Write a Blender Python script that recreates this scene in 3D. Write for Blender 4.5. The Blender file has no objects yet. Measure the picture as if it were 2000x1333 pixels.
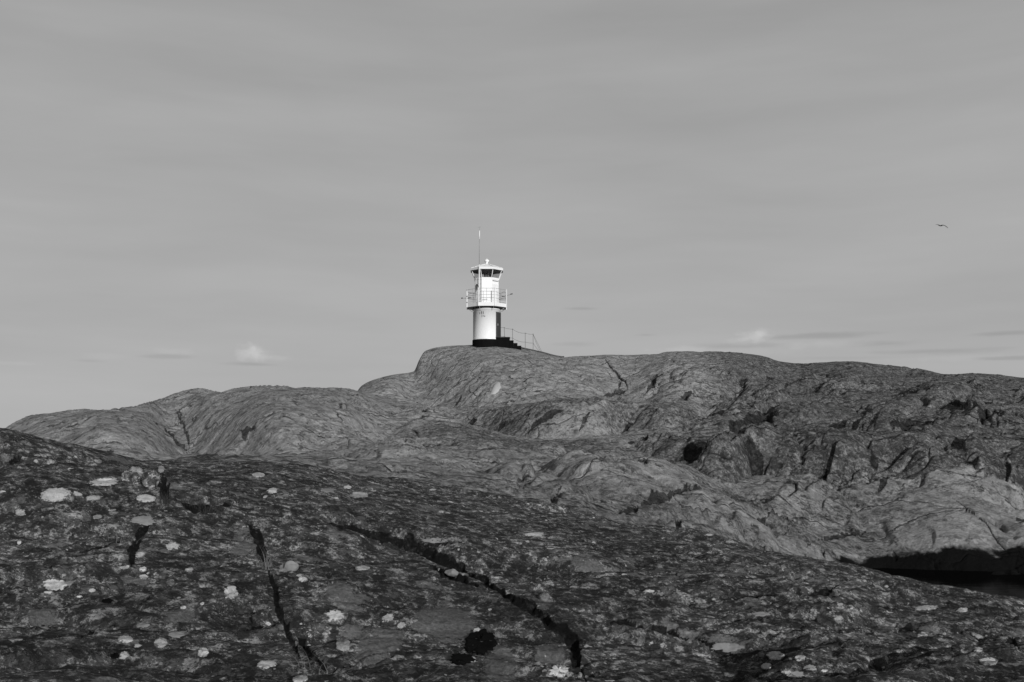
import bpy, bmesh, math, random
import numpy as np
from mathutils import Vector, Matrix
random.seed(7)
R = math.radians
S = bpy.context.scene
C = S.collection

# ------------------------------------------------------------------ camera
F = 1944.0                      # focal length in photograph pixels (35 mm lens, 36 mm film, 2000 px)
ZC = 4.0                        # eye height above the sea
TH = math.atan((872 - 666.5) / F)
cam = bpy.data.cameras.new('camera'); camo = bpy.data.objects.new('camera', cam); C.objects.link(camo)
cam.lens = 35.0; cam.sensor_width = 36.0; cam.clip_start = 0.1; cam.clip_end = 60000
camo.location = (0, 0, ZC); camo.rotation_euler = (math.pi / 2 + TH, 0, 0)
S.camera = camo

# ------------------------------------------------------------------ light
SUN_AZ, SUN_EL = 155.0, 12.5    # clockwise from the view direction, degrees
SUN_STRENGTH = 4.1
SKY_STRENGTH = 0.10
S.view_settings.view_transform = 'Standard'; S.view_settings.look = 'None'
S.view_settings.gamma = 1.0; S.view_settings.use_curve_mapping = False
S.view_settings.exposure = 0.0
sl = bpy.data.lights.new('sun', 'SUN'); sl.energy = SUN_STRENGTH; sl.angle = R(0.5); sl.color = (1, 1, 1)
so = bpy.data.objects.new('sun', sl); C.objects.link(so)
sdir = Vector((math.sin(R(SUN_AZ)) * math.cos(R(SUN_EL)), math.cos(R(SUN_AZ)) * math.cos(R(SUN_EL)), math.sin(R(SUN_EL))))
so.rotation_euler = sdir.to_track_quat('Z', 'Y').to_euler(); so.location = sdir * 50

def slope(u, v):
    """photograph pixel -> (x/y, z/y) of its ray from the eye"""
    a = (u - 1000.0) / F; b = (666.5 - v) / F
    d = math.cos(TH) - b * math.sin(TH)
    return a / d, (math.sin(TH) + b * math.cos(TH)) / d

# ------------------------------------------------------------------ node helpers
class NT:
    def __init__(s, tree): s.t = tree; s.n = tree.nodes; s.l = tree.links
    def new(s, t, **kw):
        n = s.n.new(t)
        for k, v in kw.items(): setattr(n, k, v)
        return n
    def put(s, sock, val):
        if isinstance(val, bpy.types.NodeSocket): s.l.new(val, sock)
        elif val is not None: sock.default_value = val
    def m(s, op, a, b=None, c=None, clamp=False):
        n = s.new('ShaderNodeMath', operation=op); n.use_clamp = clamp
        s.put(n.inputs[0], a); s.put(n.inputs[1], b); s.put(n.inputs[2], c)
        return n.outputs[0]
    def sm(s, x, lo, hi, a=0.0, b=1.0):
        n = s.new('ShaderNodeMapRange'); n.interpolation_type = 'SMOOTHSTEP'
        s.put(n.inputs[0], x); n.inputs[1].default_value = lo; n.inputs[2].default_value = hi
        n.inputs[3].default_value = a; n.inputs[4].default_value = b
        return n.outputs[0]
    def noise(s, vec, scale, detail=4, rough=0.55, dist=0.0):
        n = s.new('ShaderNodeTexNoise'); s.l.new(vec, n.inputs['Vector'])
        n.inputs['Scale'].default_value = scale; n.inputs['Detail'].default_value = detail
        n.inputs['Roughness'].default_value = rough; n.inputs['Distortion'].default_value = dist
        return n.outputs['Fac']
    def voro(s, vec, scale, feature='F1'):
        n = s.new('ShaderNodeTexVoronoi', feature=feature); s.l.new(vec, n.inputs['Vector'])
        n.inputs['Scale'].default_value = scale
        return n
    def mapping(s, vec, rot=(0, 0, 0), scale=(1, 1, 1), loc=(0, 0, 0)):
        n = s.new('ShaderNodeMapping'); s.l.new(vec, n.inputs[0])
        n.inputs['Location'].default_value = loc; n.inputs['Rotation'].default_value = rot; n.inputs['Scale'].default_value = scale
        return n.outputs[0]
    def mix(s, f, a, b):                      # scalar mix
        n = s.new('ShaderNodeMix', data_type='FLOAT')
        s.put(n.inputs[0], f); s.put(n.inputs[2], a); s.put(n.inputs[3], b)
        return n.outputs[0]
    def warp(s, vec, scale, amt):
        n = s.new('ShaderNodeTexNoise'); s.l.new(vec, n.inputs['Vector']); n.inputs['Scale'].default_value = scale
        n.inputs['Detail'].default_value = 3
        a = s.new('ShaderNodeVectorMath', operation='SUBTRACT'); s.l.new(n.outputs['Color'], a.inputs[0]); a.inputs[1].default_value = (.5, .5, .5)
        b = s.new('ShaderNodeVectorMath', operation='SCALE'); s.l.new(a.outputs[0], b.inputs[0]); b.inputs['Scale'].default_value = amt
        c = s.new('ShaderNodeVectorMath', operation='ADD'); s.l.new(vec, c.inputs[0]); s.l.new(b.outputs[0], c.inputs[1])
        return c.outputs[0]

# ------------------------------------------------------------------ sky
W = bpy.data.worlds.new('World'); S.world = W; W.use_nodes = True
w = NT(W.node_tree); w.n.clear()
outw = w.new('ShaderNodeOutputWorld'); bg = w.new('ShaderNodeBackground'); bg.inputs[1].default_value = SKY_STRENGTH
w.l.new(bg.outputs[0], outw.inputs[0])
sky = w.new('ShaderNodeTexSky', sky_type='NISHITA'); sky.sun_disc = False
sky.sun_elevation = R(SUN_EL); sky.sun_rotation = R(SUN_AZ); sky.air_density = 1.0; sky.dust_density = 1.0; sky.ozone_density = 1.0
tc = w.new('ShaderNodeTexCoord')
bw = w.new('ShaderNodeRGBToBW'); w.l.new(sky.outputs[0], bw.inputs[0])
SKY_LEVEL = 4.1                                      # thin veil of high cloud evens the sky out
base = w.m('MULTIPLY', w.m('POWER', w.m('DIVIDE', bw.outputs[0], 4.0), 0.10), SKY_LEVEL)
sep = w.new('ShaderNodeSeparateXYZ'); w.l.new(tc.outputs['Generated'], sep.inputs[0])
az = w.m('ARCTAN2', sep.outputs[0], sep.outputs[1]); el = w.m('ARCSINE', sep.outputs[2])
cv = w.new('ShaderNodeCombineXYZ'); w.l.new(az, cv.inputs[0]); w.l.new(el, cv.inputs[1])
cirv = w.mapping(w.warp(cv.outputs[0], 2.0, 0.10), rot=(0, 0, R(-7)), scale=(1.3, 7.5, 1))
cir = w.noise(cirv, 1.6, 6, 0.5)
cir2 = w.noise(w.mapping(cv.outputs[0], rot=(0, 0, R(5)), scale=(1.0, 14, 1), loc=(3, 1, 0)), 1.7, 5, 0.5)
veil = w.m('ADD', w.m('MULTIPLY', w.m('SUBTRACT', cir, 0.5), 0.42), w.m('MULTIPLY', w.m('SUBTRACT', cir2, 0.5), 0.16))
val = w.m('MULTIPLY', w.m('MULTIPLY', base, w.sm(el, 0.05, 1.35, 1.0, 0.50)), w.m('ADD', 1.0, veil))
# a few small cumulus puffs and dark flat streaks low over the horizon
puffn = w.noise(w.mapping(cv.outputs[0], scale=(1, 1.6, 1)), 42, 6, 0.62)
strn = w.noise(w.mapping(cv.outputs[0], rot=(0, 0, R(-4)), scale=(0.32, 2.4, 1)), 30, 5, 0.6)
def puff(val, u, v, wpx, hpx, gain, nz=puffn, amp=2.2, edge=0.9):
    s_, t_ = slope(u, v); a0 = math.atan(s_); e0 = math.atan(t_ * math.cos(a0))
    dx = w.m('DIVIDE', w.m('SUBTRACT', az, a0), wpx / F); dy = w.m('DIVIDE', w.m('SUBTRACT', el, e0), hpx / F)
    d = w.m('SQRT', w.m('ADD', w.m('MULTIPLY', dx, dx), w.m('MULTIPLY', dy, dy)))
    k = w.m('ADD', w.m('SUBTRACT', 1.0, d), w.m('MULTIPLY', w.m('SUBTRACT', nz, 0.5), amp))
    return w.m('MULTIPLY', val, w.m('ADD', 1.0, w.m('MULTIPLY', w.sm(k, 0.0, edge), gain)))
for a in [(492, 690, 44, 22, .20), (497, 682, 20, 18, .12), (1480, 656, 36, 18, .18), (1486, 650, 20, 14, .10),
          (335, 687, 55, 8, .05), (200, 696, 60, 8, .04), (30, 710, 60, 6, .05), (1400, 690, 200, 14, .045), (1350, 683, 90, 8, .07), (1640, 672, 110, 9, .06), (1850, 700, 150, 8, .05), (545, 700, 40, 8, .08), (1450, 668, 60, 10, .08)]:
    val = puff(val, *a)
for a in [(495, 712, 70, 5, -.07), (325, 697, 60, 6, -.06), (170, 705, 50, 4, -.045), (1145, 603, 55, 5, -.08), (1260, 655, 32, 5, -.05),
          (1595, 657, 120, 9, -.09), (1730, 672, 130, 9, -.07), (1440, 676, 120, 9, -.06), (1820, 686, 160, 7, -.07),
          (1960, 652, 95, 7, -.09), (1980, 700, 80, 5, -.08), (1120, 672, 70, 7, -.04), (1620, 700, 150, 5, -.035)]:
    val = puff(val, *a[:4], a[4] * 1.8, nz=strn, amp=2.4, edge=1.0)
# the same kind of low broken cloud all the way round, outside the view too
band = w.m('MULTIPLY', w.sm(el, 0.02, 0.07), w.sm(el, 0.22, 0.10))
away = w.sm(w.m('ABSOLUTE', az), 0.52, 0.70)
val = w.m('MULTIPLY', val, w.m('SUBTRACT', 1.0, w.m('MULTIPLY', w.m('MULTIPLY', band, away), w.m('MULTIPLY', w.sm(strn, 0.56, 0.68), 0.08))))
w.l.new(val, bg.inputs[0])

# ------------------------------------------------------------------ numeric noise
_rng = np.random.RandomState(11)
_P = _rng.permutation(4096).astype(np.int32)
_A = _rng.rand(4096) * 2 * np.pi
_GX = np.cos(_A).astype(np.float32); _GY = np.sin(_A).astype(np.float32)
def pn(x, y, seed=0):
    x = np.asarray(x, np.float32); y = np.asarray(y, np.float32)
    xi = np.floor(x).astype(np.int32); yi = np.floor(y).astype(np.int32)
    fx = x - xi; fy = y - yi
    ux = fx * fx * fx * (fx * (fx * 6 - 15) + 10); uy = fy * fy * fy * (fy * (fy * 6 - 15) + 10)
    def g(ix, iy, dx, dy):
        h = _P[(_P[(ix + seed * 57) & 4095] + iy) & 4095]
        return _GX[h] * dx + _GY[h] * dy
    a = g(xi, yi, fx, fy); b = g(xi + 1, yi, fx - 1, fy)
    c = g(xi, yi + 1, fx, fy - 1); d = g(xi + 1, yi + 1, fx - 1, fy - 1)
    return (a + (b - a) * ux + ((c + (d - c) * ux) - (a + (b - a) * ux)) * uy) * 1.4
def sstep(x, a, b):
    t = np.clip((x - a) / (b - a), 0, 1); return t * t * (3 - 2 * t)
def billow(x, y, seed):                     # rounded swells parted by sharp creases
    n = np.abs(pn(x, y, seed)); return np.sqrt(n * n + 0.0009) ** 0.85 - 0.33
def cells(x, y, seed):
    """jointed blocks: (random level, tilt across the block, distance to the joint)"""
    xi = np.floor(x).astype(np.int32); yi = np.floor(y).astype(np.int32)
    f1 = np.full(x.shape, 9.0, np.float32); f2 = f1.copy(); lev = np.zeros(x.shape, np.float32); tl = lev.copy()
    for i in (-1, 0, 1):
        for j in (-1, 0, 1):
            h = _P[(_P[(xi + i + seed * 57) & 4095] + yi + j) & 4095]
            cx = xi + i + .12 + .76 * (h & 63) / 63.0; cy = yi + j + .12 + .76 * ((h >> 6) & 63) / 63.0
            dx = x - cx; dy = y - cy; d = np.hypot(dx, dy); g = _P[h]
            nearer = d < f1
            f2 = np.where(nearer, f1, np.minimum(f2, d)); f1 = np.where(nearer, d, f1)
            lev = np.where(nearer, (g & 255) / 255.0 - .5, lev); tl = np.where(nearer, _GX[g] * dx + _GY[g] * dy, tl)
    return lev, tl, f2 - f1
def whalebacks(x, y, seed, tilt=.35, elong=.0):
    """overlapping rounded backs of rock, each with its own size and lean, meeting in sharp creases"""
    xi = np.floor(x).astype(np.int32); yi = np.floor(y).astype(np.int32)
    best = np.full(x.shape, -9.0, np.float32)
    for i in (-1, 0, 1):
        for j in (-1, 0, 1):
            h = _P[(_P[(xi + i + seed * 57) & 4095] + yi + j) & 4095]; g = _P[h]
            dx = x - (xi + i + .05 + .9 * (h & 63) / 63.0); dy = y - (yi + j + .05 + .9 * ((h >> 6) & 63) / 63.0)
            r = .72 + .42 * (g & 31) / 31.0; a = ((g >> 5) & 31) / 31.0 * 1.2 - .6; c_, s_ = np.cos(a), np.sin(a)
            u = (c_ * dx + s_ * dy) / r; w_ = (-s_ * dx + c_ * dy) / (r * (.55 + .45 * ((g >> 9) & 7) / 7.0))
            d2 = u * u + w_ * w_
            hh = (.55 + .45 * ((h >> 3) & 15) / 15.0) * np.sqrt(np.maximum(0, 1 - d2)) + tilt * (.4 * u - .6 * w_) * (((g >> 3) & 15) / 15.0) - .6 * np.maximum(0, d2 - .9)
            best = np.maximum(best, hh)
    return np.maximum(best, -.15) - .5
def saw(x, sharp=0.82):                     # ledge profile: long gentle run, short drop
    f = x - np.floor(x); return np.where(f < sharp, f / sharp, (1 - f) / (1 - sharp)) - 0.5

# ------------------------------------------------------------------ rock: cross lines running left to right, from the eye outwards
# (u, v, y): where the line is seen, and how far off it lies; ('z', u, z, y): height given directly
LN = [
 # 0 behind the eye
 [('z', -700, 2.9, -1), ('z', 1000, 2.35, -1), ('z', 2700, 1.8, -1)],
 # 1 bottom edge of the view
 [(-700, 1290, 5.0), (0, 1340, 5.4), (500, 1340, 5.8), (1000, 1345, 6.2), (1500, 1340, 6.8), (2000, 1345, 7.0), (2700, 1420, 7.0)],
 # 2
 [(-700, 1060, 7.6), (0, 1120, 7.8), (300, 1130, 8.2), (600, 1150, 8.6), (1000, 1180, 9.0), (1400, 1190, 9.4), (1700, 1225, 9.2), (2000, 1262, 8.8), (2700, 1360, 8.6)],
 # 3
 [(-700, 900, 9.8), (0, 958, 9.8), (300, 990, 10.2), (600, 1012, 11), (1000, 1060, 12), (1400, 1095, 12), (1700, 1150, 11.2), (2000, 1212, 10.4), (2700, 1330, 10)],
 # 4 crest of the near slab
 [(-700, 780, 13), (-200, 815, 13), (0, 838, 13), (100, 863, 13), (200, 882, 13.3), (300, 897, 13.7), (380, 905, 14), (520, 903, 14.5), (620, 912, 15), (700, 928, 15.5), (800, 938, 16),
  (900, 955, 16), (1000, 970, 16), (1100, 988, 16), (1200, 1013, 15.6), (1300, 1032, 15), (1400, 1048, 15), (1500, 1078, 14.5), (1600, 1093, 14.5), (1700, 1118, 14),
  (1800, 1143, 13.5), (1900, 1165, 13), (2000, 1192, 12.4), (2300, 1260, 11.6), (2700, 1330, 11)],
 # 5 hollow behind it
 [('z', -700, 3.6, 20), ('z', 0, 2.9, 20), ('z', 380, 2.6, 20), ('z', 700, 2.5, 20), ('z', 1000, 2.3, 20), ('z', 1200, 1.5, 20), ('z', 1400, .5, 19), ('z', 1500, -.5, 18.5), ('z', 1700, -1.4, 18), ('z', 2000, -1.6, 18), ('z', 2700, -1.6, 18)],
 # 6 foot of the near bank / waterline on the right
 [('z', -700, 3.4, 27), ('z', 0, 2.9, 27), (400, 905, 27), (700, 918, 27), (900, 942, 26), (1050, 965, 25), (1200, 1002, 25), (1300, 1026, 25), (1400, 1052, 26), ('z', 1500, 1.0, 28), ('z', 1600, .35, 32), ('z', 1700, -.15, 33), ('z', 1850, -.25, 32.5), ('z', 2000, -.25, 32.5), ('z', 2700, -.3, 32)],
 # 7 low bank, belly
 [(-700, 850, 30), (0, 875, 30), (300, 912, 30), (500, 918, 30), (620, 918, 30), (750, 914, 30), (900, 930, 30), (1050, 945, 29), (1250, 975, 29), (1400, 1000, 31), (1500, 1040, 32.5), (1600, 1062, 34.2), (1700, 1068, 35), (1850, 1050, 34.6), (2000, 1052, 34.2), (2700, 1060, 34)],
 # 8 crest of the near bank
 [(-700, 875, 36), (0, 878, 38), (200, 905, 40), (330, 912, 40), (500, 908, 40), (620, 904, 39), (720, 896, 36), (900, 912, 34), (1000, 925, 33), (1150, 920, 33), (1250, 918, 35), (1330, 922, 36), (1390, 945, 37), (1450, 962, 38.5), (1550, 964, 39), (1700, 966, 39.5), (1820, 960, 40), (1900, 962, 39.5), (1960, 978, 39), (2050, 1000, 38), (2700, 1010, 38)],
 # 9 hollow under the steep faces
 [(-700, 870, 42), (0, 875, 44.5), (150, 875, 45), (250, 888, 45), (385, 899, 45), (500, 893, 45), (620, 886, 44.5), (720, 880, 42.5), (900, 897, 41), (1000, 900, 40), (1150, 902, 40), (1250, 912, 41), (1330, 922, 42.3), (1390, 948, 43), (1500, 975, 43.5), (1700, 978, 43.5), (1820, 975, 44), (1960, 985, 43), (2700, 1000, 43)],
 # 10 crest of the steep faces
 [(-700, 860, 46), (0, 870, 47), (150, 848, 47), (300, 862, 47), (385, 876, 47), (500, 850, 47), (620, 848, 47), (720, 856, 47), (850, 862, 47), (1000, 884, 46), (1150, 888, 45.5), (1250, 885, 45.5), (1330, 876, 46), (1400, 868, 46.5), (1600, 862, 47), (1800, 872, 47), (2000, 878, 47), (2700, 890, 47)],
 # 11 left dome flank / bench on the right
 [(-700, 850, 50), (0, 862, 50), (100, 822, 50), (200, 826, 50), (280, 832, 50), (350, 842, 50), (420, 818, 50), (550, 804, 50), (700, 812, 50), (800, 820, 51), (900, 844, 50.5), (1000, 866, 50), (1100, 872, 50), (1250, 866, 50), (1400, 852, 51), (1600, 845, 51), (1800, 855, 51), (2000, 858, 51), (2700, 865, 51)],
 # 12 crest of the left dome
 [(-700, 845, 56), ('z', -150, 3.2, 55), (0, 856, 55), (22, 840, 55), (60, 822, 55.5), (110, 818, 56), (150, 812, 56), (200, 806, 56), (265, 806, 56), (300, 796, 56), (350, 779, 56.5), (390, 773, 57), (460, 771, 57.5), (540, 769, 58), (580, 772, 58), (620, 768, 58), (665, 765, 58), (700, 773, 58),
  (760, 788, 57), (830, 800, 56), (880, 822, 55.5), (930, 842, 55), (1000, 862, 54), (1080, 868, 54), (1200, 862, 54), (1300, 850, 55), (1400, 836, 55.5), (1600, 828, 56), (1800, 836, 56), (2000, 836, 56), (2700, 845, 56)],
 # 13 hollow behind it, foot of the grooved face
 [('z', -700, 2.5, 62), ('z', 0, 2.6, 61), ('z', 400, 4.4, 62), ('z', 700, 6.0, 62), ('z', 780, 5.7, 61), (850, 826, 60), (900, 843, 59.5), (950, 862, 58.5), (1030, 876, 57.5), (1100, 868, 58), (1200, 858, 58.5), (1300, 846, 59), (1400, 830, 60), (1600, 814, 60), (1800, 822, 60), (2000, 820, 60), (2700, 830, 60)],
 # 14 crest of the grooved face
 [('z', -700, 1.0, 68), ('z', 0, 1.0, 66), ('z', 500, 3.6, 66), ('z', 680, 6.0, 66), (760, 782, 64.5), (850, 802, 63.5), (900, 803, 63), (1000, 798, 62), (1100, 793, 61.5), (1200, 793, 61.5), (1300, 800, 62), (1400, 806, 63), (1500, 800, 64), (1600, 792, 64.5), (1800, 798, 64), (2000, 795, 64), (2700, 805, 64)],
 # 15 foot of the lighthouse knoll
 [('z', -700, .3, 74), ('z', 0, .3, 70), ('z', 500, 2.0, 70), ('z', 640, 5.2, 70), (702, 782, 69), (760, 782, 69), (850, 804, 68), (1000, 800, 67), (1100, 795, 67), (1200, 790, 67), (1300, 788, 68), (1400, 786, 69), (1600, 772, 69), (1800, 778, 69), (2000, 780, 69), (2700, 790, 69)],
 # 16 its shoulder
 [('z', -700, .0, 78), ('z', 0, .0, 75), ('z', 500, 1.0, 75), ('z', 640, 4.6, 75), (705, 762, 74), (760, 752, 74), (812, 752, 74), (860, 744, 73.5), (960, 734, 73), (1100, 737, 73), (1220, 742, 73), (1400, 744, 74), (1540, 748, 74), (1600, 746, 74), (1800, 752, 74), (2000, 762, 74), (2700, 775, 74)],
 # 17 skyline
 [('z', -700, -.5, 85), ('z', 0, -.5, 82), ('z', 500, 0.0, 80), ('z', 640, 2.8, 80), (690, 782, 79.5), (708, 755, 79), (740, 741, 79), (780, 732, 79), (808, 728, 79), (818, 707, 79), (830, 688, 79.5), (860, 679, 80), (900, 674, 80.5), (950, 671.5, 81), (1000, 676, 81), (1050, 686, 81), (1100, 699, 81),
  (1130, 698, 81), (1180, 696, 81), (1250, 696, 82), (1320, 690, 82), (1400, 690, 82), (1480, 697, 82), (1530, 710, 82), (1570, 714, 82), (1640, 713, 82), (1720, 716, 83), (1800, 722, 83), (1850, 734, 83), (1920, 737, 84), (2000, 741, 84), (2200, 760, 84), (2700, 790, 84)],
 # 18 far side
 [('z', -700, -1.5, 95), ('z', 0, -1.5, 92), ('z', 600, .5, 92), ('z', 800, 6, 92), ('z', 950, 9.5, 92), ('z', 1200, 9, 92), ('z', 1500, 9, 92), ('z', 2000, 7.5, 94), ('z', 2700, 5, 94)],
 # 19 back down into the sea
 [('z', -700, -4, 125), ('z', 0, -4, 125), ('z', 1000, -3, 130), ('z', 2000, -3, 130), ('z', 2700, -4, 130)],
]
ROWS = [10, 70, 110, 110, 120, 16, 22, 34, 40, 22, 44, 30, 30, 22, 44, 26, 34, 50, 8, 8]   # rows before each line (first unused)
APEX = 2.0
K = len(LN)
SG = np.linspace(-1.15, 1.15, 2301)
def pchip(xk, yk, x):
    xk = np.asarray(xk, float); yk = np.asarray(yk, float)
    h = np.diff(xk); d = np.diff(yk) / h
    m = np.zeros_like(yk); m[0] = 0; m[-1] = 0
    for i in range(1, len(xk) - 1):
        if d[i - 1] * d[i] > 0:
            w1 = 2 * h[i] + h[i - 1]; w2 = h[i] + 2 * h[i - 1]; m[i] = (w1 + w2) / (w1 / d[i - 1] + w2 / d[i])
    xc = np.clip(x, xk[0], xk[-1]); i = np.clip(np.searchsorted(xk, xc) - 1, 0, len(h) - 1)
    t = (xc - xk[i]) / h[i]
    return (yk[i] * (1 + 2 * t) * (1 - t) ** 2 + m[i] * h[i] * t * (1 - t) ** 2 + yk[i + 1] * t * t * (3 - 2 * t) + m[i + 1] * h[i] * t * t * (t - 1))
YL = np.zeros((K, len(SG))); ZL = np.zeros((K, len(SG)))
for k, pts in enumerate(LN):
    ss, ys, zs = [], [], []
    for p in pts:
        if p[0] == 'z': _, u, z, y = p; s_ = slope(u, 872)[0]
        else: u, v, y = p; s_, t_ = slope(u, v); z = ZC + y * t_
        ss.append((s_ * y) / (y + APEX) if y > 0 else (u - 1000) / F); ys.append(y); zs.append(z)
    YL[k] = pchip(ss, ys, SG); ZL[k] = pchip(ss, zs, SG)
# bulges and re-entrants in plan: every buttress comes forward, every gully runs back
DY = {
 7: [(1400, 0), (1560, .3), (1700, -.2), (1850, -.6), (1980, .3), (2100, 0)],
 8: [(1050, 0), (1250, -1.2), (1390, 1.2), (1560, .5), (1700, -.3), (1850, -1.0), (1990, .5), (2100, 0)],
 9: [(0, 0), (100, -1), (230, -3.6), (320, -1.5), (375, 2.6), (470, -1.5), (560, -3.8), (640, -2.2), (730, .8), (1000, 0), (1300, 1.6), (1390, -.8), (1500, .5), (1620, -.4), (1730, .6), (1810, -.4), (1960, .6), (2100, 0)],
 10: [(0, 0), (100, -.5), (220, -4.2), (300, -2.5), (355, 3.4), (430, .5), (560, -4.4), (660, -2.4), (750, 1.6), (900, -1), (1000, 0), (1290, 2.2), (1400, -1.3), (1510, .4), (1620, -.7), (1730, .6), (1810, -.6), (1960, .6), (2100, 0)],
 11: [(0, 0), (60, .8), (110, 1.2), (200, -3.6), (280, -2), (330, 3.6), (420, .8), (560, -4.4), (660, -2.6), (755, 1.8), (900, -1), (1060, -1.8), (1250, -1.6), (1400, 0), (1560, 1.4), (1700, -.6), (2000, 1)],
 12: [(0, 0), (60, 1), (115, 1.6), (200, -2.8), (260, -1.5), (305, 2.8), (400, 1.0), (560, -3.4), (660, -2), (750, 1.8), (860, -.5), (1060, -2.6), (1250, -2.4), (1400, -.4), (1560, 1.0), (1700, -1.0), (1900, 1)],
 13: [(700, 1), (860, 2.4), (960, .2), (1060, -2.2), (1150, -2.6), (1230, -.8), (1300, -2.4), (1400, .8), (1520, -1.4), (1650, 1.2), (1800, -1.2), (2000, .6)],
 14: [(700, 1), (860, 2.8), (960, .6), (1060, -2.2), (1150, -3.2), (1230, -.8), (1300, -2.6), (1400, 1.2), (1520, -1.6), (1650, 1.4), (1800, -1.4), (2000, .6)],
 15: [(700, 0), (830, 1.6), (960, -1.0), (1100, -2.4), (1230, 1.0), (1330, -1.8), (1450, 1.4), (1560, -1.2), (1700, 1.2), (1850, -1.0), (2000, .6)],
 16: [(690, 2), (760, -.8), (812, 2.4), (870, .8), (970, -2.0), (1130, -.6), (1222, 2.2), (1330, -1.8), (1460, -1.0), (1545, 2.2), (1660, -1.4), (1790, 1.2), (1880, -1.2), (2000, .6)],
}
for k, pts in DY.items():
    UG = 1000 + F * SG * (YL[k] + APEX) / np.maximum(YL[k], 1)
    T = (ZL[k] - ZC) / YL[k]; YL[k] += pchip([-900] + [p[0] for p in pts] + [2900], [0] + [p[1] for p in pts] + [0], UG); ZL[k] = ZC + T * YL[k]
for k in range(1, K):
    lo = YL[k - 1] + .9; T = (ZL[k] - ZC) / np.maximum(YL[k], .5); n_ = np.maximum(YL[k], lo); ZL[k] = np.where(n_ > YL[k], ZC + T * n_, ZL[k]); YL[k] = n_
# slopes of the profile at every line
HY = np.diff(YL, axis=0); DZ = np.diff(ZL, axis=0) / HY
ML = np.zeros_like(ZL); ML[0] = DZ[0]; ML[-1] = DZ[-1]
for k in range(1, K - 1):
    a, b = DZ[k - 1], DZ[k]; w1 = 2 * HY[k] + HY[k - 1]; w2 = HY[k] + 2 * HY[k - 1]
    ok = a * b > 0
    with np.errstate(divide='ignore', invalid='ignore'):
        ML[k] = np.where(ok, (w1 + w2) / (w1 / np.where(ok, a, 1) + w2 / np.where(ok, b, 1)), 0)
def at_s(tab, s):
    f = np.clip((s - SG[0]) / (SG[1] - SG[0]), 0, len(SG) - 1.001); i = f.astype(int); f = f - i
    return tab[:, i] * (1 - f) + tab[:, i + 1] * f
def base_h(x, y):
    s = x / (y + APEX); yl = at_s(YL, s); zl = at_s(ZL, s); ml = at_s(ML, s)
    seg = np.clip((y[None] >= yl).sum(0) - 1, 0, K - 2); j = np.arange(len(x))
    y0 = yl[seg, j]; h = yl[seg + 1, j] - y0; t = np.clip((y - y0) / h, 0, 1)
    return (zl[seg, j] * (1 + 2 * t) * (1 - t) ** 2 + ml[seg, j] * h * t * (1 - t) ** 2 + zl[seg + 1, j] * t * t * (3 - 2 * t) + ml[seg + 1, j] * h * t * t * (t - 1))

def cast(pts, fn=None):
    """where the rays through photograph pixels meet the rock"""
    ys = np.concatenate([np.linspace(4, 22, 240), np.linspace(22.2, 88, 400)])
    out = []; fn = fn or surf0
    for u, v in pts:
        s_, t_ = slope(u, v); z = fn(s_ * ys, ys); rz = ZC + t_ * ys
        b = np.nonzero(rz < z)[0]; i = b[0] if len(b) else len(ys) - 8
        if i > 0:
            d0 = rz[i - 1] - z[i - 1]; d1 = z[i] - rz[i]; f = d0 / (d0 + d1 + 1e-9) if d0 > 0 else 0
            y = ys[i - 1] + f * (ys[i] - ys[i - 1])
        else: y = ys[0]
        out.append((s_ * y, y))
    return out
# single lens-shaped slabs that stand out of the slope: (u, v, half width px, half depth m, height m)
SLABS = []
for u, v, hw, dp, hh in [(1240, 945, 150, 3.0, .45), (860, 962, 130, 2.5, .35), (1190, 900, 45, 1.5, .40), (1065, 893, 40, 1.2, .35), (980, 905, 60, 1.5, .30), (1095, 965, 60, 1.5, .35), (760, 900, 80, 2, .3),
        (450, 890, 40, 1.2, .4), (1290, 880, 50, 1.5, .4), (1350, 975, 70, 2, .3), (1560, 1000, 110, 2.5, .30), (1440, 815, 62, 2.2, .75), (1560, 820, 60, 2, .5), (1330, 790, 50, 2, .5), (1240, 772, 40, 1.5, .5),
        (1380, 750, 70, 2.5, .5), (1480, 765, 50, 2, .5), (1700, 845, 60, 2, .5), (1745, 808, 45, 1.5, .6), (1850, 840, 60, 2, .5), (1940, 830, 50, 2, .5), (1620, 760, 60, 2, .4), (1830, 775, 60, 2, .4),
        (1500, 885, 60, 1.5, .4), (1400, 900, 40, 1.2, .4), (930, 880, 50, 1.6, .3), (680, 880, 60, 1.5, .3), (1150, 935, 50, 1.3, .3), (1460, 1035, 60, 1.6, .3), (1000, 945, 50, 1.2, .3)]:
    cx, cy = cast([(u, v)], base_h)[0]; SLABS.append((cx, cy, hw * cy / F, dp, hh))
LHX, LHY = None, 79.0
LHX = slope(950.5, 640)[0] * LHY
JOINT = [0]
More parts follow.
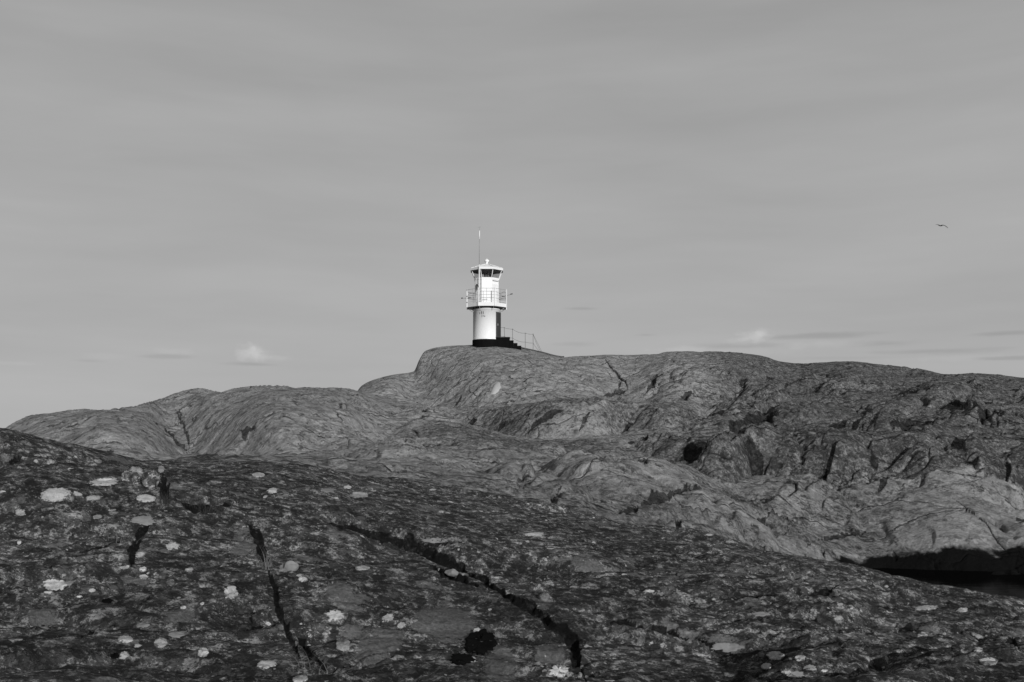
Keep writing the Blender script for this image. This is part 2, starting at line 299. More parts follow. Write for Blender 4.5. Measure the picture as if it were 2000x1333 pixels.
def relief(x, y):
    """rounded swells, creases, ledges and grain of the gneiss"""
    wf = 1 - sstep(y, 17, 22)
    ca, sa = math.cos(R(33)), math.sin(R(33))
    # far rock
    wx = x + 1.6 * pn(x / 7, y / 7, 1) + .35 * pn(x / 1.7, y / 1.7, 3); wy = y + 1.6 * pn(x / 7 + 9, y / 7, 2) + .35 * pn(x / 1.7, y / 1.7, 4)
    p = wx * ca + wy * sa; q = -wx * sa + wy * ca
    rt = x / np.maximum(y, 5)
    right = sstep(rt, .10, .26)                       # the right-hand side is more broken
    sky = 1 - (.66 - .12 * right) * sstep(y, 71, 79)
    slab = sstep(np.hypot((rt - .40) / .14, (y - 35) / 4.5), .5, 1.1)     # ice-polished bank by the water
    patch = sstep(pn(x / 9, y / 9, 17), -.35, .35)
    rough = (.62 + .24 * right + .34 * patch) * (.22 + .78 * slab) * sky
    hf = rough * (.66 * whalebacks(p / 10.5, q / 4.2, 5) + .34 * whalebacks(p / 4.6, q / 1.7, 6) + .17 * whalebacks(p / 1.8, q / .75, 7))
    hf += rough * (.085 * whalebacks(p / .6, q / .36, 8, .2) + .045 * billow(p / .36, q / .2, 10) + .02 * pn(x / .2, y / .2, 9))
    q2 = q + 1.5 * pn(p / 6, q / 3, 12)
    hf += rough * ((.18 + .50 * right) * sstep(pn(p / 5, q / 4, 13), -.10, .12) * saw(q2 / 3.4, .90) * sky + (.12 + .26 * right) * sstep(pn(p / 3, q / 3, 14), -.12, .12) * saw(q2 / 1.2 + .3, .88) * sky
                   + .09 * sstep(pn(p / 2, q / 2, 15), -.1, .2) * saw(q2 / .42, .8))
    for cx, cy, rx, ry, hh in SLABS:
        near_ = (np.abs(x - cx) < rx * 1.3 + ry) & (np.abs(y - cy) < ry * 1.3 + rx)
        dx = wx[near_] - cx - .0; dy = wy[near_] - cy; dx = x[near_] - cx + .25 * (dx - (x[near_] - cx)); dy = y[near_] - cy + .25 * (dy - (y[near_] - cy))
        a_ = R(18); u_ = (dx * math.cos(a_) + dy * math.sin(a_)) / rx; w_ = (-dx * math.sin(a_) + dy * math.cos(a_)) / ry
        d2 = u_ * u_ + w_ * w_ * (1 + .5 * u_)
        hf[near_] += hh * np.sqrt(np.maximum(0, 1 - d2)) * (1 + .35 * u_) - .12 * hh * np.exp(-((d2 - 1.1) / .25) ** 2)
    # a few open joints
    l1, t1, e1 = cells((p + .3 * pn(x / .9, y / .9, 61)) / 6.5, (q + .3 * pn(x / .9, y / .9, 62)) / 3.2, 3)
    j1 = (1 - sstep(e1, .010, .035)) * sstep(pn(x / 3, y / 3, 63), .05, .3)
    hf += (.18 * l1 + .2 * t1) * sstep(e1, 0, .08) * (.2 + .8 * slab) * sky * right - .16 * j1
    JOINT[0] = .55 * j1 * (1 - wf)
    # gullies running down the steep faces
    face = np.exp(-((y - 59.8) / 2.4) ** 2) * sstep(rt, -.08, -.03) * (1 - sstep(rt, .2, .3)) + np.exp(-((y - 44.3) / 1.9) ** 2) * sstep(rt, .13, .18)
    gx = x + .55 * (y - 60) + .5 * pn(x / 2, y / 2, 18)
    hf += face * (.42 * billow(gx / 3.2, y / 9, 19) + .20 * billow(gx / 1.0, y / 5, 20))
    # near slab: foliation running across, bending down to the left
    an = R(12) + R(24) * sstep(-x, -2, 5)
    c2, s2 = np.cos(an), np.sin(an)
    vx = x + .3 * pn(x / 1.1, y / 1.1, 21) + .06 * pn(x / .3, y / .3, 31); vy = y + .3 * pn(x / 1.1 + 5, y / 1.1, 22) + .06 * pn(x / .3 + 3, y / .3, 32)
    p = vx * c2 + vy * s2; q = -vx * s2 + vy * c2
    hn = .34 * whalebacks(p / 2.8, q / 1.9, 23) + .15 * whalebacks(p / 1.0, q / .62, 24) + .06 * whalebacks(p / .42, q / .25, 25) + .028 * billow(p / .18, q / .10, 26) + .014 * billow(p / .08, q / .05, 33) + .004 * pn(x / .03, y / .03, 27)
    q2 = q + .35 * pn(p / 1.5, q / .8, 28)
    hn += .10 * sstep(pn(p / 2.2, q / 1.2, 29), .0, .25) * saw(q2 / .6, .85) + .035 * sstep(pn(p / .9, q / .5, 30), -.1, .25) * saw(q2 / .19, .8)
    hn *= 1 - .5 * sstep(y, 10.5, 13.5); hn -= .05
    fade = sstep(np.hypot(x - LHX - .6, y - LHY), 2.0, 5.5)
    return hn * wf + hf * (1 - wf) * (.02 + .98 * fade) - .10 * (1 - fade)

def surf0(x, y): return base_h(x, y) + relief(x, y)
# clefts, joints and pockets: (points, width in px, depth / width, darkness: soil in it, plus shade painted into the colour)
CR = [
 ([(1178, 697), (1192, 716), (1208, 734), (1224, 752), (1238, 780)], 6, 1.6, 1), ([(1160, 787), (1178, 774), (1198, 768), (1225, 763)], 8, 1.0, .8), ([(1205, 760), (1214, 742)], 5, 1, .7),
 ([(1262, 766), (1275, 748), (1282, 734), (1300, 732)], 9, 1.1, .9), ([(1268, 772), (1300, 760), (1330, 752)], 5, 1, .6), ([(1318, 780), (1345, 769), (1358, 764)], 10, 1.0, .8),
 ([(1150, 712), (1165, 704)], 3, 1, .4), ([(1345, 712), (1375, 722), (1410, 706)], 3, 1, .4), ([(1490, 742), (1512, 738)], 9, 1, .7), ([(1440, 750), (1462, 742)], 6, 1, .6), ([(1530, 765), (1560, 772)], 7, 1, .6),
 ([(1408, 848), (1450, 836), (1490, 820), (1520, 804)], 26, .6, 1), ([(1738, 828), (1780, 827), (1824, 829)], 16, .7, 1), ([(1850, 790), (1895, 788)], 6, .9, .7), ([(1908, 822), (1935, 812), (1960, 805)], 16, .7, .9),
 ([(1308, 916), (1335, 893), (1380, 876)], 22, .7, 1), ([(1345, 912), (1372, 888)], 8, .9, .8), ([(1402, 902), (1425, 884)], 6, .9, .6), ([(1462, 945), (1472, 918), (1490, 896)], 18, .7, 1), ([(1598, 945), (1612, 925), (1606, 912)], 8, .9, .8),
 ([(1632, 960), (1650, 930)], 5, .9, .6), ([(1714, 962), (1728, 938), (1748, 918)], 7, 1, .9), ([(1700, 905), (1715, 898)], 10, .9, .8), ([(1780, 950), (1795, 930)], 7, .9, .5), ([(1560, 905), (1575, 895)], 7, .9, .6), ([(1880, 905), (1895, 898)], 8, .9, .6),
 ([(1680, 740), (1690, 750)], 6, .9, .7), ([(1790, 760), (1830, 752)], 5, .9, .6), ([(1900, 752), (1945, 762)], 5, .9, .6), ([(1560, 790), (1590, 794)], 7, .9, .7), ([(1725, 729), (1740, 731)], 5, .9, .6), ([(1620, 720), (1660, 722)], 3, .9, .4),
 ([(882, 806), (892, 788), (904, 766)], 7, .9, .8), ([(824, 806), (836, 796)], 8, .9, .7), ([(842, 800), (848, 782), (862, 762), (880, 748)], 3, .9, .5), ([(930, 742), (940, 734)], 4, .9, .6), ([(808, 735), (812, 755), (822, 775)], 2.5, 1, .4),
 ([(898, 832), (915, 826), (932, 820)], 9, .9, .9), ([(960, 856), (978, 834), (990, 820)], 6, .9, .8), ([(1018, 870), (1030, 848), (1048, 826), (1072, 810), (1102, 800)], 5, .9, .8), ([(1128, 850), (1140, 826), (1154, 800)], 4, .9, .7),
 ([(1196, 866), (1215, 846), (1236, 826)], 8, .9, .8), ([(1254, 860), (1266, 846)], 10, .9, .9), ([(950, 846), (965, 826)], 4, .9, .6), ([(900, 806), (960, 808), (985, 806)], 4, .8, .4),
 ([(282, 815), (305, 824), (328, 842), (350, 868), (385, 898)], 6, 1, .9), ([(342, 800), (356, 824), (366, 850), (372, 880)], 4, .9, .7), ([(468, 838), (484, 834), (500, 838)], 12, .9, .7), ([(478, 862), (486, 842)], 8, .5, .4), ([(436, 905), (426, 892), (438, 880)], 6, .8, .6),
 ([(430, 830), (436, 860)], 2.5, .8, .4), ([(640, 905), (664, 892), (680, 882)], 4, .9, .7), ([(740, 838), (752, 850)], 7, .7, .5), ([(800, 832), (812, 842), (824, 862)], 8, .7, .6), ([(100, 850), (130, 830), (180, 812)], 2.5, .8, .3),
 ([(676, 769), (700, 770)], 9, .9, 1), ([(1020, 880), (1025, 895), (1040, 900)], 5, .9, .8), ([(1080, 892), (1100, 898)], 6, .9, .8), ([(1146, 899), (1185, 893)], 8, .9, .8), ([(1030, 912), (1050, 906)], 6, .8, .6), ([(1185, 925), (1250, 915)], 4, .8, .4), ([(1255, 893), (1262, 905)], 7, .9, .7),
 ([(1072, 986), (1085, 972), (1100, 945)], 3, .9, .7), ([(1200, 1005), (1240, 994), (1275, 975), (1330, 957), (1395, 950)], 8, .8, .8), ([(1400, 973), (1500, 978), (1560, 972)], 3, .9, .5), ([(1500, 1028), (1482, 1018), (1510, 1000)], 6, .8, .8), ([(1460, 1020), (1482, 1030)], 5, .8, .7),
 ([(1595, 1056), (1640, 1046), (1700, 1038)], 5, .9, .8), ([(1748, 1098), (1746, 1076)], 8, .8, .9), ([(1640, 1000), (1660, 990), (1700, 985)], 3, .9, .5), ([(1575, 1072), (1585, 1055)], 5, .9, .7),
 ([(1850, 966), (1872, 980), (1895, 1000), (1925, 1020), (1942, 1050), (1978, 1090)], 3.5, 1, .9), ([(1962, 976), (2000, 1004)], 3, 1, .6), ([(1880, 1020), (1905, 1000)], 4, .8, .4), ([(1320, 1024), (1323, 1012)], 12, 1.1, 1),
 ([(1000, 975), (1050, 965)], 3, .8, .4), ([(1130, 960), (1180, 940)], 3, .8, .5), ([(700, 900), (760, 880)], 3, .7, .3), ([(620, 770), (600, 790)], 5, .6, .4),
 # near slab
 ([(640, 1022), (690, 1034), (740, 1048), (800, 1066)], 10, 1.0, 1), ([(775, 1056), (830, 1078), (870, 1100), (925, 1126), (975, 1152)], 14, .9, 1), ([(840, 1104), (890, 1128), (950, 1146)], 18, .7, 1), ([(950, 1142), (1010, 1172), (1060, 1205), (1100, 1238)], 13, .9, 1), ([(1075, 1218), (1112, 1240), (1124, 1266), (1130, 1308)], 17, .8, 1), ([(1125, 1290), (1150, 1340)], 4, 1, .8),
 ([(800, 1066), (850, 1060), (885, 1062)], 5, 1, .9), ([(484, 1022), (502, 1050), (512, 1080), (522, 1110)], 9, .9, .9), ([(522, 1110), (538, 1150), (542, 1190), (560, 1230), (585, 1285)], 6, 1, .9), ([(455, 1240), (500, 1225), (545, 1218)], 4, .8, .8), ([(580, 1240), (600, 1270), (640, 1310)], 10, .7, .7),
 ([(318, 925), (322, 960), (324, 985)], 11, .9, 1), ([(355, 985), (400, 992), (425, 1000)], 12, .7, .9), ([(300, 1015), (275, 1040), (262, 1070), (256, 1110)], 10, .8, .8), ([(140, 1082), (200, 1068), (250, 1052)], 4, .8, .7), ([(60, 1120), (100, 1108), (140, 1100)], 3, .8, .6), ([(430, 985), (450, 990)], 9, .9, .9),
 ([(150, 1250), (190, 1230), (240, 1212)], 5, .8, .8), ([(15, 905), (45, 890)], 9, .8, .7), ([(60, 892), (140, 898)], 3, .8, .5), ([(200, 880), (235, 890)], 9, .6, .8), ([(260, 1190), (290, 1170), (300, 1150)], 3, .8, .6),
 ([(1435, 1172), (1480, 1166), (1525, 1160)], 5, 1, 1), ([(1570, 1168), (1610, 1158), (1640, 1142)], 6, .9, .9), ([(1185, 1215), (1250, 1224), (1320, 1240), (1352, 1250)], 5, .9, .9), ([(1350, 1240), (1385, 1262), (1440, 1280)], 4, .9, .8), ([(1700, 1185), (1790, 1190)], 3, .8, .6), ([(1850, 1270), (1870, 1258), (1895, 1262)], 3, .8, .7),
 ([(1955, 1238), (1970, 1245), (1990, 1268)], 7, .8, .9), ([(1510, 1075), (1560, 1090)], 4, .8, .6), ([(1180, 1080), (1210, 1070)], 4, .8, .6), ([(1120, 1055), (1170, 1062)], 4, .8, .6), ([(960, 1000), (1000, 1005)], 5, .8, .7), ([(1560, 1210), (1600, 1214)], 5, .7, .7), ([(1300, 1120), (1350, 1130)], 4, .7, .5),
]
CSEG = []
for pts, wp, dr, dk in CR:
    q = []                                                     # denser, slightly crooked course
    for (a, b), (c, d) in zip(pts, pts[1:]):
        n = max(2, int(math.hypot(c - a, d - b) / 9))
        for i in range(n):
            f = i / n; j = .10 * wp + .7
            q.append((a + (c - a) * f + (random.uniform(-j, j) if i else 0), b + (d - b) * f + (random.uniform(-j, j) * .7 if i else 0)))
    q.append(pts[-1])
    h = cast(q)
    ymin = min(p[1] for p in h); yd = sorted(p[1] for p in h)[len(h) // 2]
    h = [p for p in h if abs(p[1] - yd) < (5 if yd > 22 else 2.5)]
    wd = wp * yd / F * (.68 if yd < 22 else .46)
    nh = len(h); w0 = random.uniform(.9, 1.1)
    def taper(i): return min(1, (.12 + min(i, nh - 1 - i) / max(1, min(3.0, nh / 2.5)))) * (1 + .15 * math.sin(i * 1.7 + wp))
    ky = .34 if yd > 22 else .62
    for i in range(nh - 1):
        CSEG.append((h[i], h[i + 1], wd * taper(i) * w0, wd * taper(i + 1) * w0, dr * 1.5, dk, ky))
def clefts(x, y):
    dz = np.zeros_like(x); dk = np.zeros_like(x)
    order = np.argsort(y); ysrt = y[order]
    for (a, b, wa, wb, dr, dark, ky) in CSEG:
        m = max(wa, wb) * 2.6; my = m / ky
        i0, i1 = np.searchsorted(ysrt, min(a[1], b[1]) - my), np.searchsorted(ysrt, max(a[1], b[1]) + my)
        idx = order[i0:i1]; xs = x[idx]
        idx = idx[(xs > min(a[0], b[0]) - m) & (xs < max(a[0], b[0]) + m)]
        if not len(idx): continue
        px = x[idx] - a[0]; py = (y[idx] - a[1]) * ky; dx, dy = b[0] - a[0], (b[1] - a[1]) * ky
        t = np.clip((px * dx + py * dy) / (dx * dx + dy * dy + 1e-9), 0, 1); wd = wa + (wb - wa) * t
        wm = max(wa, wb)
        d = np.hypot(px - t * dx, py - t * dy) / wd
        d = d * (1 + .5 * pn(x[idx] / (wm * 3.5), y[idx] * ky / (wm * 3.5), 40) + .22 * pn(x[idx] / wm, y[idx] * ky / wm, 41))
        g = 1 - sstep(d, .5, 1.1)
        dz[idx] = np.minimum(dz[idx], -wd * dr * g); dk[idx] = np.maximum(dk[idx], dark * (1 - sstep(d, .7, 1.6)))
    return dz, dk
def surface(x, y):
    x = x.ravel(); y = y.ravel()
    dz, dk = clefts(x, y)
    z = surf0(x, y) + dz
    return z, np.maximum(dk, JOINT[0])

# ------------------------------------------------------------------ materials
def principled(name, val, rough=.8, metal=0.0, spec=.4):
    m = bpy.data.materials.new(name); m.use_nodes = True
    b = m.node_tree.nodes['Principled BSDF']
    b.inputs['Base Color'].default_value = (val, val, val, 1); b.inputs['Roughness'].default_value = rough; b.inputs['Metallic'].default_value = metal
    b.inputs['Specular IOR Level'].default_value = spec
    return m
def painted(name, val, rough=.5, var=.06, scale=6, stain=0.0, spec=.4):
    m = principled(name, val, rough, spec=spec); t = NT(m.node_tree); b = t.n['Principled BSDF']
    oc = t.new('ShaderNodeTexCoord').outputs['Object']
    n = t.noise(t.mapping(oc, scale=(1, 1, .35)), scale, 5, .6)
    v = t.mix(n, val * (1 - var), min(1, val * (1 + var)))
    if stain:
        s = t.sm(t.noise(t.mapping(oc, scale=(5, 5, .5)), 3.0, 4, .6), .58, .78)
        v = t.mix(t.m('MULTIPLY', s, stain), v, val * .45)
    t.l.new(v, b.inputs['Base Color'])
    bp = t.new('ShaderNodeBump'); bp.inputs['Strength'].default_value = .15; bp.inputs['Distance'].default_value = .01
    t.l.new(t.noise(oc, 30, 3), bp.inputs['Height']); t.l.new(bp.outputs[0], b.inputs['Normal'])
    return m

def near_rock(gain=1.68, name='lichened_gneiss'):
    m = principled(name, .05, .92, spec=.08); t = NT(m.node_tree); b = t.n['Principled BSDF']
    oc = t.new('ShaderNodeNewGeometry').outputs['Position']
    fo = t.mapping(t.warp(t.warp(oc, .9, .15), 12, .03), rot=(0, 0, R(-42)), scale=(1.0, 1.15, 1.15))       # along the foliation
    big = t.noise(oc, .8, 3)
    a = t.noise(fo, 4.2, 9, .72, .3)
    bn = t.noise(t.mapping(fo, loc=(4, 1, 8)), 8, 8, .78, .2)
    fine = t.noise(oc, 38, 4, .75)
    v = t.mix(t.sm(a, .38, .64), .020, .070)
    v = t.mix(t.sm(bn, .515, .555), v, t.mix(t.sm(a, .4, .6), .105, .21))                 # grey crust lichen
    cn = t.noise(t.mapping(fo, loc=(14, 1, 3)), 17, 6, .75)
    v = t.mix(t.m('MULTIPLY', t.sm(cn, .585, .62), .85), v, .235)
    # black crust in irregular islands
    bl = t.noise(t.mapping(fo, loc=(7, 3, 1)), 6.5, 8, .78)
    v = t.mix(t.m('MULTIPLY', t.sm(bl, .495, .535), .86), v, .011)
    bl2 = t.noise(t.mapping(fo, loc=(27, 3, 1)), 22, 5, .75)
    v = t.mix(t.m('MULTIPLY', t.sm(bl2, .52, .56), .6), v, .014)
    # bare smoother patches, mid grey
    ba = t.noise(t.mapping(fo, loc=(2, 9, 4)), 1.6, 7, .68)
    v = t.mix(t.m('MULTIPLY', t.sm(ba, .585, .62), .72), v, t.mix(fine, .05, .12))
    wn = t.new('ShaderNodeAttribute', attribute_name='worn').outputs['Fac']
    wn = t.sm(t.m('ADD', wn, t.m('MULTIPLY', t.m('SUBTRACT', bl, .5), 1.6)), .36, .44)
    v = t.mix(t.m('MULTIPLY', wn, .85), v, t.mix(fine, .045, .10))
    # small pale rosettes
    for sc, val, seed in ((7, .30, 1.7), (14, .26, 4.1), (26, .22, 9.3)):
        vo = t.voro(t.mapping(t.warp(t.warp(oc, 20, .05), 60, .02), loc=(seed, seed, 0)), sc)
        sp = t.new('ShaderNodeSeparateColor'); t.l.new(vo.outputs['Color'], sp.inputs[0])
        pick = t.sm(sp.outputs[0], .94, .96)
        rad = t.m('MULTIPLY', sp.outputs[1], .32)
        e = t.sm(t.m('SUBTRACT', rad, vo.outputs['Distance']), -.02, .03)
        v = t.mix(t.m('MULTIPLY', t.m('MULTIPLY', pick, e), t.sm(fine, .3, .5, .5, 1)), v, val)
    v = t.m('MULTIPLY', v, t.mix(t.sm(big, .35, .65), .72 * gain, 1.2 * gain))
    v = t.m('MULTIPLY', v, t.mix(fine, .4, 1.7))
    at = t.new('ShaderNodeAttribute', attribute_name='soil_shade').outputs['Fac']  # cleft darkness: soil, with shade painted into the colour
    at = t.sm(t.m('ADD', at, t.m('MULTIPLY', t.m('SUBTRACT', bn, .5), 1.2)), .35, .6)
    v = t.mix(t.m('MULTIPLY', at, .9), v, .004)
    # black tidal zone by the water
    z = t.new('ShaderNodeSeparateXYZ'); t.l.new(oc, z.inputs[0])
    zz = t.m('ADD', z.outputs[2], t.m('MULTIPLY', t.noise(oc, .7, 4), -.4))
    v = t.mix(t.sm(zz, .25, .0), v, .008)
    t.l.new(v, b.inputs['Base Color'])
    h = t.m('ADD', t.m('MULTIPLY', a, 1.2), t.m('ADD', t.m('MULTIPLY', bn, .7), t.m('MULTIPLY', fine, .16)))
    bp = t.new('ShaderNodeBump'); bp.inputs['Strength'].default_value = 1; bp.inputs['Distance'].default_value = .07
    t.l.new(h, bp.inputs['Height']); t.l.new(bp.outputs[0], b.inputs['Normal'])
    return m

def far_rock():
    m = principled('weathered_gneiss', .15, .92, spec=.08); t = NT(m.node_tree); b = t.n['Principled BSDF']
    oc = t.new('ShaderNodeNewGeometry').outputs['Position']
    sp = t.new('ShaderNodeSeparateXYZ'); t.l.new(oc, sp.inputs[0])
    w1 = t.warp(t.warp(oc, .4, .7), 2, .3)
    fo = t.mapping(w1, rot=(0, 0, R(-33)), scale=(.85, 1.2, 1.2))
    st = t.mapping(w1, rot=(0, 0, R(-33)), scale=(.55, 1.7, 1.7))
    big = t.noise(oc, .10, 4, .55)
    a = t.noise(fo, .8, 9, .70, .3); bn = t.noise(fo, 2.8, 8, .76, .2); fine = t.noise(oc, 7, 5, .8); sk = t.noise(st, 2.2, 7, .72)
    v = t.mix(t.sm(t.m('ADD', t.m('MULTIPLY', a, .5), t.m('MULTIPLY', bn, .5)), .36, .64), .16, .34)
    v = t.mix(t.m('MULTIPLY', t.sm(sk, .55, .62), .35), v, .07)
    # dark lichen cover: heavier on the right, on the benches and by noise; shade of the steep faces is painted in
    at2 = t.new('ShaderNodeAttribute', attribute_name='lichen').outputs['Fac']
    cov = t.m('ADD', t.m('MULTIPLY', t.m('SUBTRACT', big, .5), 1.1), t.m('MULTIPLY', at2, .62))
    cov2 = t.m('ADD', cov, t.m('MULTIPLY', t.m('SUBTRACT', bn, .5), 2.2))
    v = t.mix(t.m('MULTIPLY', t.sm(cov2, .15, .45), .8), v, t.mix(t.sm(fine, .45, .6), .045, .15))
    bl = t.noise(t.mapping(fo, loc=(5, 2, 1)), 2.2, 9, .8)
    v = t.mix(t.m('MULTIPLY', t.sm(t.m('ADD', bl, t.m('MULTIPLY', at2, .05)), .56, .60), .75), v, .02)
    # hairline joints, broken up
    jw = t.warp(t.warp(oc, .5, 1.6), 3, .25)
    vo = t.voro(t.mapping(jw, rot=(0, 0, R(-33)), scale=(.42, .9, .7)), .5, 'DISTANCE_TO_EDGE')
    vo2 = t.voro(t.mapping(jw, rot=(0, 0, R(-20)), scale=(.8, 1.5, 1), loc=(3, 3, 0)), .8, 'DISTANCE_TO_EDGE')
    v = t.mix(t.m('MULTIPLY', t.m('MULTIPLY', t.sm(vo.outputs['Distance'], .022, .006), t.sm(a, .50, .58)), .8), v, .016)
    v = t.mix(t.m('MULTIPLY', t.m('MULTIPLY', t.sm(vo2.outputs['Distance'], .03, .008), t.sm(sk, .54, .60)), .6), v, .02)
    gr = t.noise(oc, 2.2, 8, .72)
    v = t.mix(t.m('MULTIPLY', t.sm(gr, .53, .59), .55), v, .045)
    v = t.mix(t.m('MULTIPLY', t.sm(gr, .43, .38), .4), v, .36)
    # pale specks
    v = t.mix(t.m('MULTIPLY', t.sm(t.noise(t.mapping(oc, loc=(3, 3, 3)), 4, 7, .82), .60, .66), .6), v, .30)
    v = t.m('MULTIPLY', v, t.mix(fine, .5, 1.55))
    at = t.new('ShaderNodeAttribute', attribute_name='soil_shade').outputs['Fac']  # shadowed clefts painted dark, along with their soil
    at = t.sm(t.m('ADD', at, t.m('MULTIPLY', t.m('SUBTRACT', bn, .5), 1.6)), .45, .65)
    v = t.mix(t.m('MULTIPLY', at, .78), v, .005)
    zz = t.m('ADD', sp.outputs[2], t.m('MULTIPLY', t.m('SUBTRACT', t.noise(t.mapping(oc, scale=(1, 1, .6)), .6, 6, .62), .5), 1.5))
    ratio = t.m('DIVIDE', sp.outputs[0], t.m('MAXIMUM', sp.outputs[1], 5.0))
    zz = t.m('ADD', zz, t.sm(ratio, .40, .31, 0.0, .42))
    v = t.mix(t.sm(zz, .74, .52), v, .004)
    t.l.new(v, b.inputs['Base Color'])
    h = t.m('ADD', t.m('MULTIPLY', a, 1.2), t.m('ADD', t.m('MULTIPLY', bn, .35), t.m('ADD', t.m('MULTIPLY', fine, .2), t.m('MULTIPLY', gr, .8))))
    h = t.m('ADD', h, t.m('ADD', t.m('MULTIPLY', sk, .15), t.m('MULTIPLY', t.sm(vo.outputs['Distance'], .0, .03), .4)))
    bp = t.new('ShaderNodeBump'); bp.inputs['Strength'].default_value = 1; bp.inputs['Distance'].default_value = .25
    t.l.new(h, bp.inputs['Height']); t.l.new(bp.outputs[0], b.inputs['Normal'])
    return m
M_NEAR, M_FAR, M_STONE = near_rock(), far_rock(), near_rock(2.6, 'loose_stone')
M_WHITE = painted('white_paint', .70, .45, .03, 5, .22)
M_WHITE2 = painted('white_rail_paint', .62, .5, .05, 9, .3)
M_BLACK = painted('black_tarred_concrete', .005, .9, .4, 5, spec=.03)
M_DARK = painted('dark_metal', .05, .5, .3, 9)
M_DOOR = painted('dark_door_paint', .035, .7, .25, 9, spec=.1)
M_GREY = painted('galvanised_steel', .22, .5, .2, 9)
M_CHAIN = painted('grey_rail_steel', .10, .5, .2, 9)
M_LENS = painted('lens_glass', .14, .15, .2, 4, spec=.8)
M_BLIND = painted('black_blind', .02, .8, .2, 4)
def lichen_mat():
    m = principled('pale_crust_lichen', .34, .9, spec=.05); t = NT(m.node_tree); b = t.n['Principled BSDF']
    oc = t.new('ShaderNodeNewGeometry').outputs['Position']
    rim = t.new('ShaderNodeAttribute', attribute_name='rim').outputs['Fac']
    n = t.noise(t.warp(oc, 30, .02), 24, 6, .78); n2 = t.noise(oc, 70, 4, .75)
    v = t.m('MULTIPLY', t.mix(t.sm(n, .35, .6), .32, .50), t.mix(n2, .65, 1.3))
    gone = t.sm(t.m('ADD', t.m('MULTIPLY', rim, .16), n), .655, .69)         # worn through to the dark rock
    v = t.mix(t.m('MULTIPLY', gone, .85), v, t.mix(n2, .02, .12))
    v = t.m('MULTIPLY', v, t.mix(t.new('ShaderNodeObjectInfo').outputs['Random'], .62, 1.08))
    t.l.new(v, b.inputs['Base Color'])
    bp = t.new('ShaderNodeBump'); bp.inputs['Strength'].default_value = .9; bp.inputs['Distance'].default_value = .012
    t.l.new(t.m('ADD', t.m('SUBTRACT', n, t.m('MULTIPLY', gone, .3)), t.m('MULTIPLY', n2, .5)), bp.inputs['Height']); t.l.new(bp.outputs[0], b.inputs['Normal'])
    return m
M_LICH = lichen_mat()
M_LICHG = painted('grey_crust_lichen', .15, .9, .45, 30)
M_ROUGHBLACK = painted('rough_black', .004, .95, .4, 20, spec=.03)
M_QUARTZ = painted('pale_quartz', .34, .8, .3, 4)
M_GRASS = painted('dry_grass', .10, .8, .4, 20)
M_GRASSD = painted('dark_grass', .02, .8, .4, 20)
def glass_mat():
    m = bpy.data.materials.new('lantern_glass'); m.use_nodes = True; t = NT(m.node_tree); t.n.clear()
    o = t.new('ShaderNodeOutputMaterial'); mx = t.new('ShaderNodeMixShader'); tr = t.new('ShaderNodeBsdfTransparent'); gl = t.new('ShaderNodeBsdfGlossy')
    tr.inputs[0].default_value = (.95, .95, .95, 1); gl.inputs['Roughness'].default_value = .04
    mx.inputs[0].default_value = .10; t.l.new(tr.outputs[0], mx.inputs[1]); t.l.new(gl.outputs[0], mx.inputs[2]); t.l.new(mx.outputs[0], o.inputs[0])
    return m
M_GLASS = glass_mat()
def water_mat():
    m = bpy.data.materials.new('dark_sea_water'); m.use_nodes = True; t = NT(m.node_tree); t.n.clear()
    oc = t.new('ShaderNodeTexCoord').outputs['Object']
    h = t.m('ADD', t.noise(t.mapping(oc, scale=(.6, 1.6, 1)), 1.6, 4, .6), t.m('MULTIPLY', t.noise(t.mapping(oc, scale=(.7, 2, 1)), 7, 3, .6), .25))
    bp = t.new('ShaderNodeBump'); bp.inputs['Strength'].default_value = .10; bp.inputs['Distance'].default_value = .05; t.l.new(h, bp.inputs['Height'])
    o = t.new('ShaderNodeOutputMaterial'); mx = t.new('ShaderNodeMixShader'); df = t.new('ShaderNodeBsdfDiffuse'); gl = t.new('ShaderNodeBsdfGlossy')
    df.inputs[0].default_value = (.003, .003, .003, 1); gl.inputs['Roughness'].default_value = .05; mx.inputs[0].default_value = .12
    t.l.new(bp.outputs[0], gl.inputs['Normal']); t.l.new(df.outputs[0], mx.inputs[1]); t.l.new(gl.outputs[0], mx.inputs[2]); t.l.new(mx.outputs[0], o.inputs[0])
    return m
M_WATER = water_mat()

# ------------------------------------------------------------------ mesh helpers
def mesh_obj(name, me, mat=None, parent=None, smooth=False):
    o = bpy.data.objects.new(name, me); C.objects.link(o)
    if mat: me.materials.append(mat)
    if smooth: me.polygons.foreach_set('use_smooth', [True] * len(me.polygons))
    if parent: o.parent = parent
    return o
def bobj(name, bm, mat, parent=None, smooth=False):
    bmesh.ops.recalc_face_normals(bm, faces=bm.faces)
    me = bpy.data.meshes.new(name); bm.to_mesh(me); bm.free(); return mesh_obj(name, me, mat, parent, smooth)
def thing(name, label, cat, loc=(0, 0, 0), rz=0, group=None):
    o = bpy.data.objects.new(name, None); C.objects.link(o); o.location = loc; o.rotation_euler = (0, 0, rz); o.empty_display_size = .3
    o['label'] = label; o['category'] = cat
    if group: o['group'] = group
    return o
def tag(o, label, cat, group=None):
    o['label'] = label; o['category'] = cat
    if group: o['group'] = group
    return o
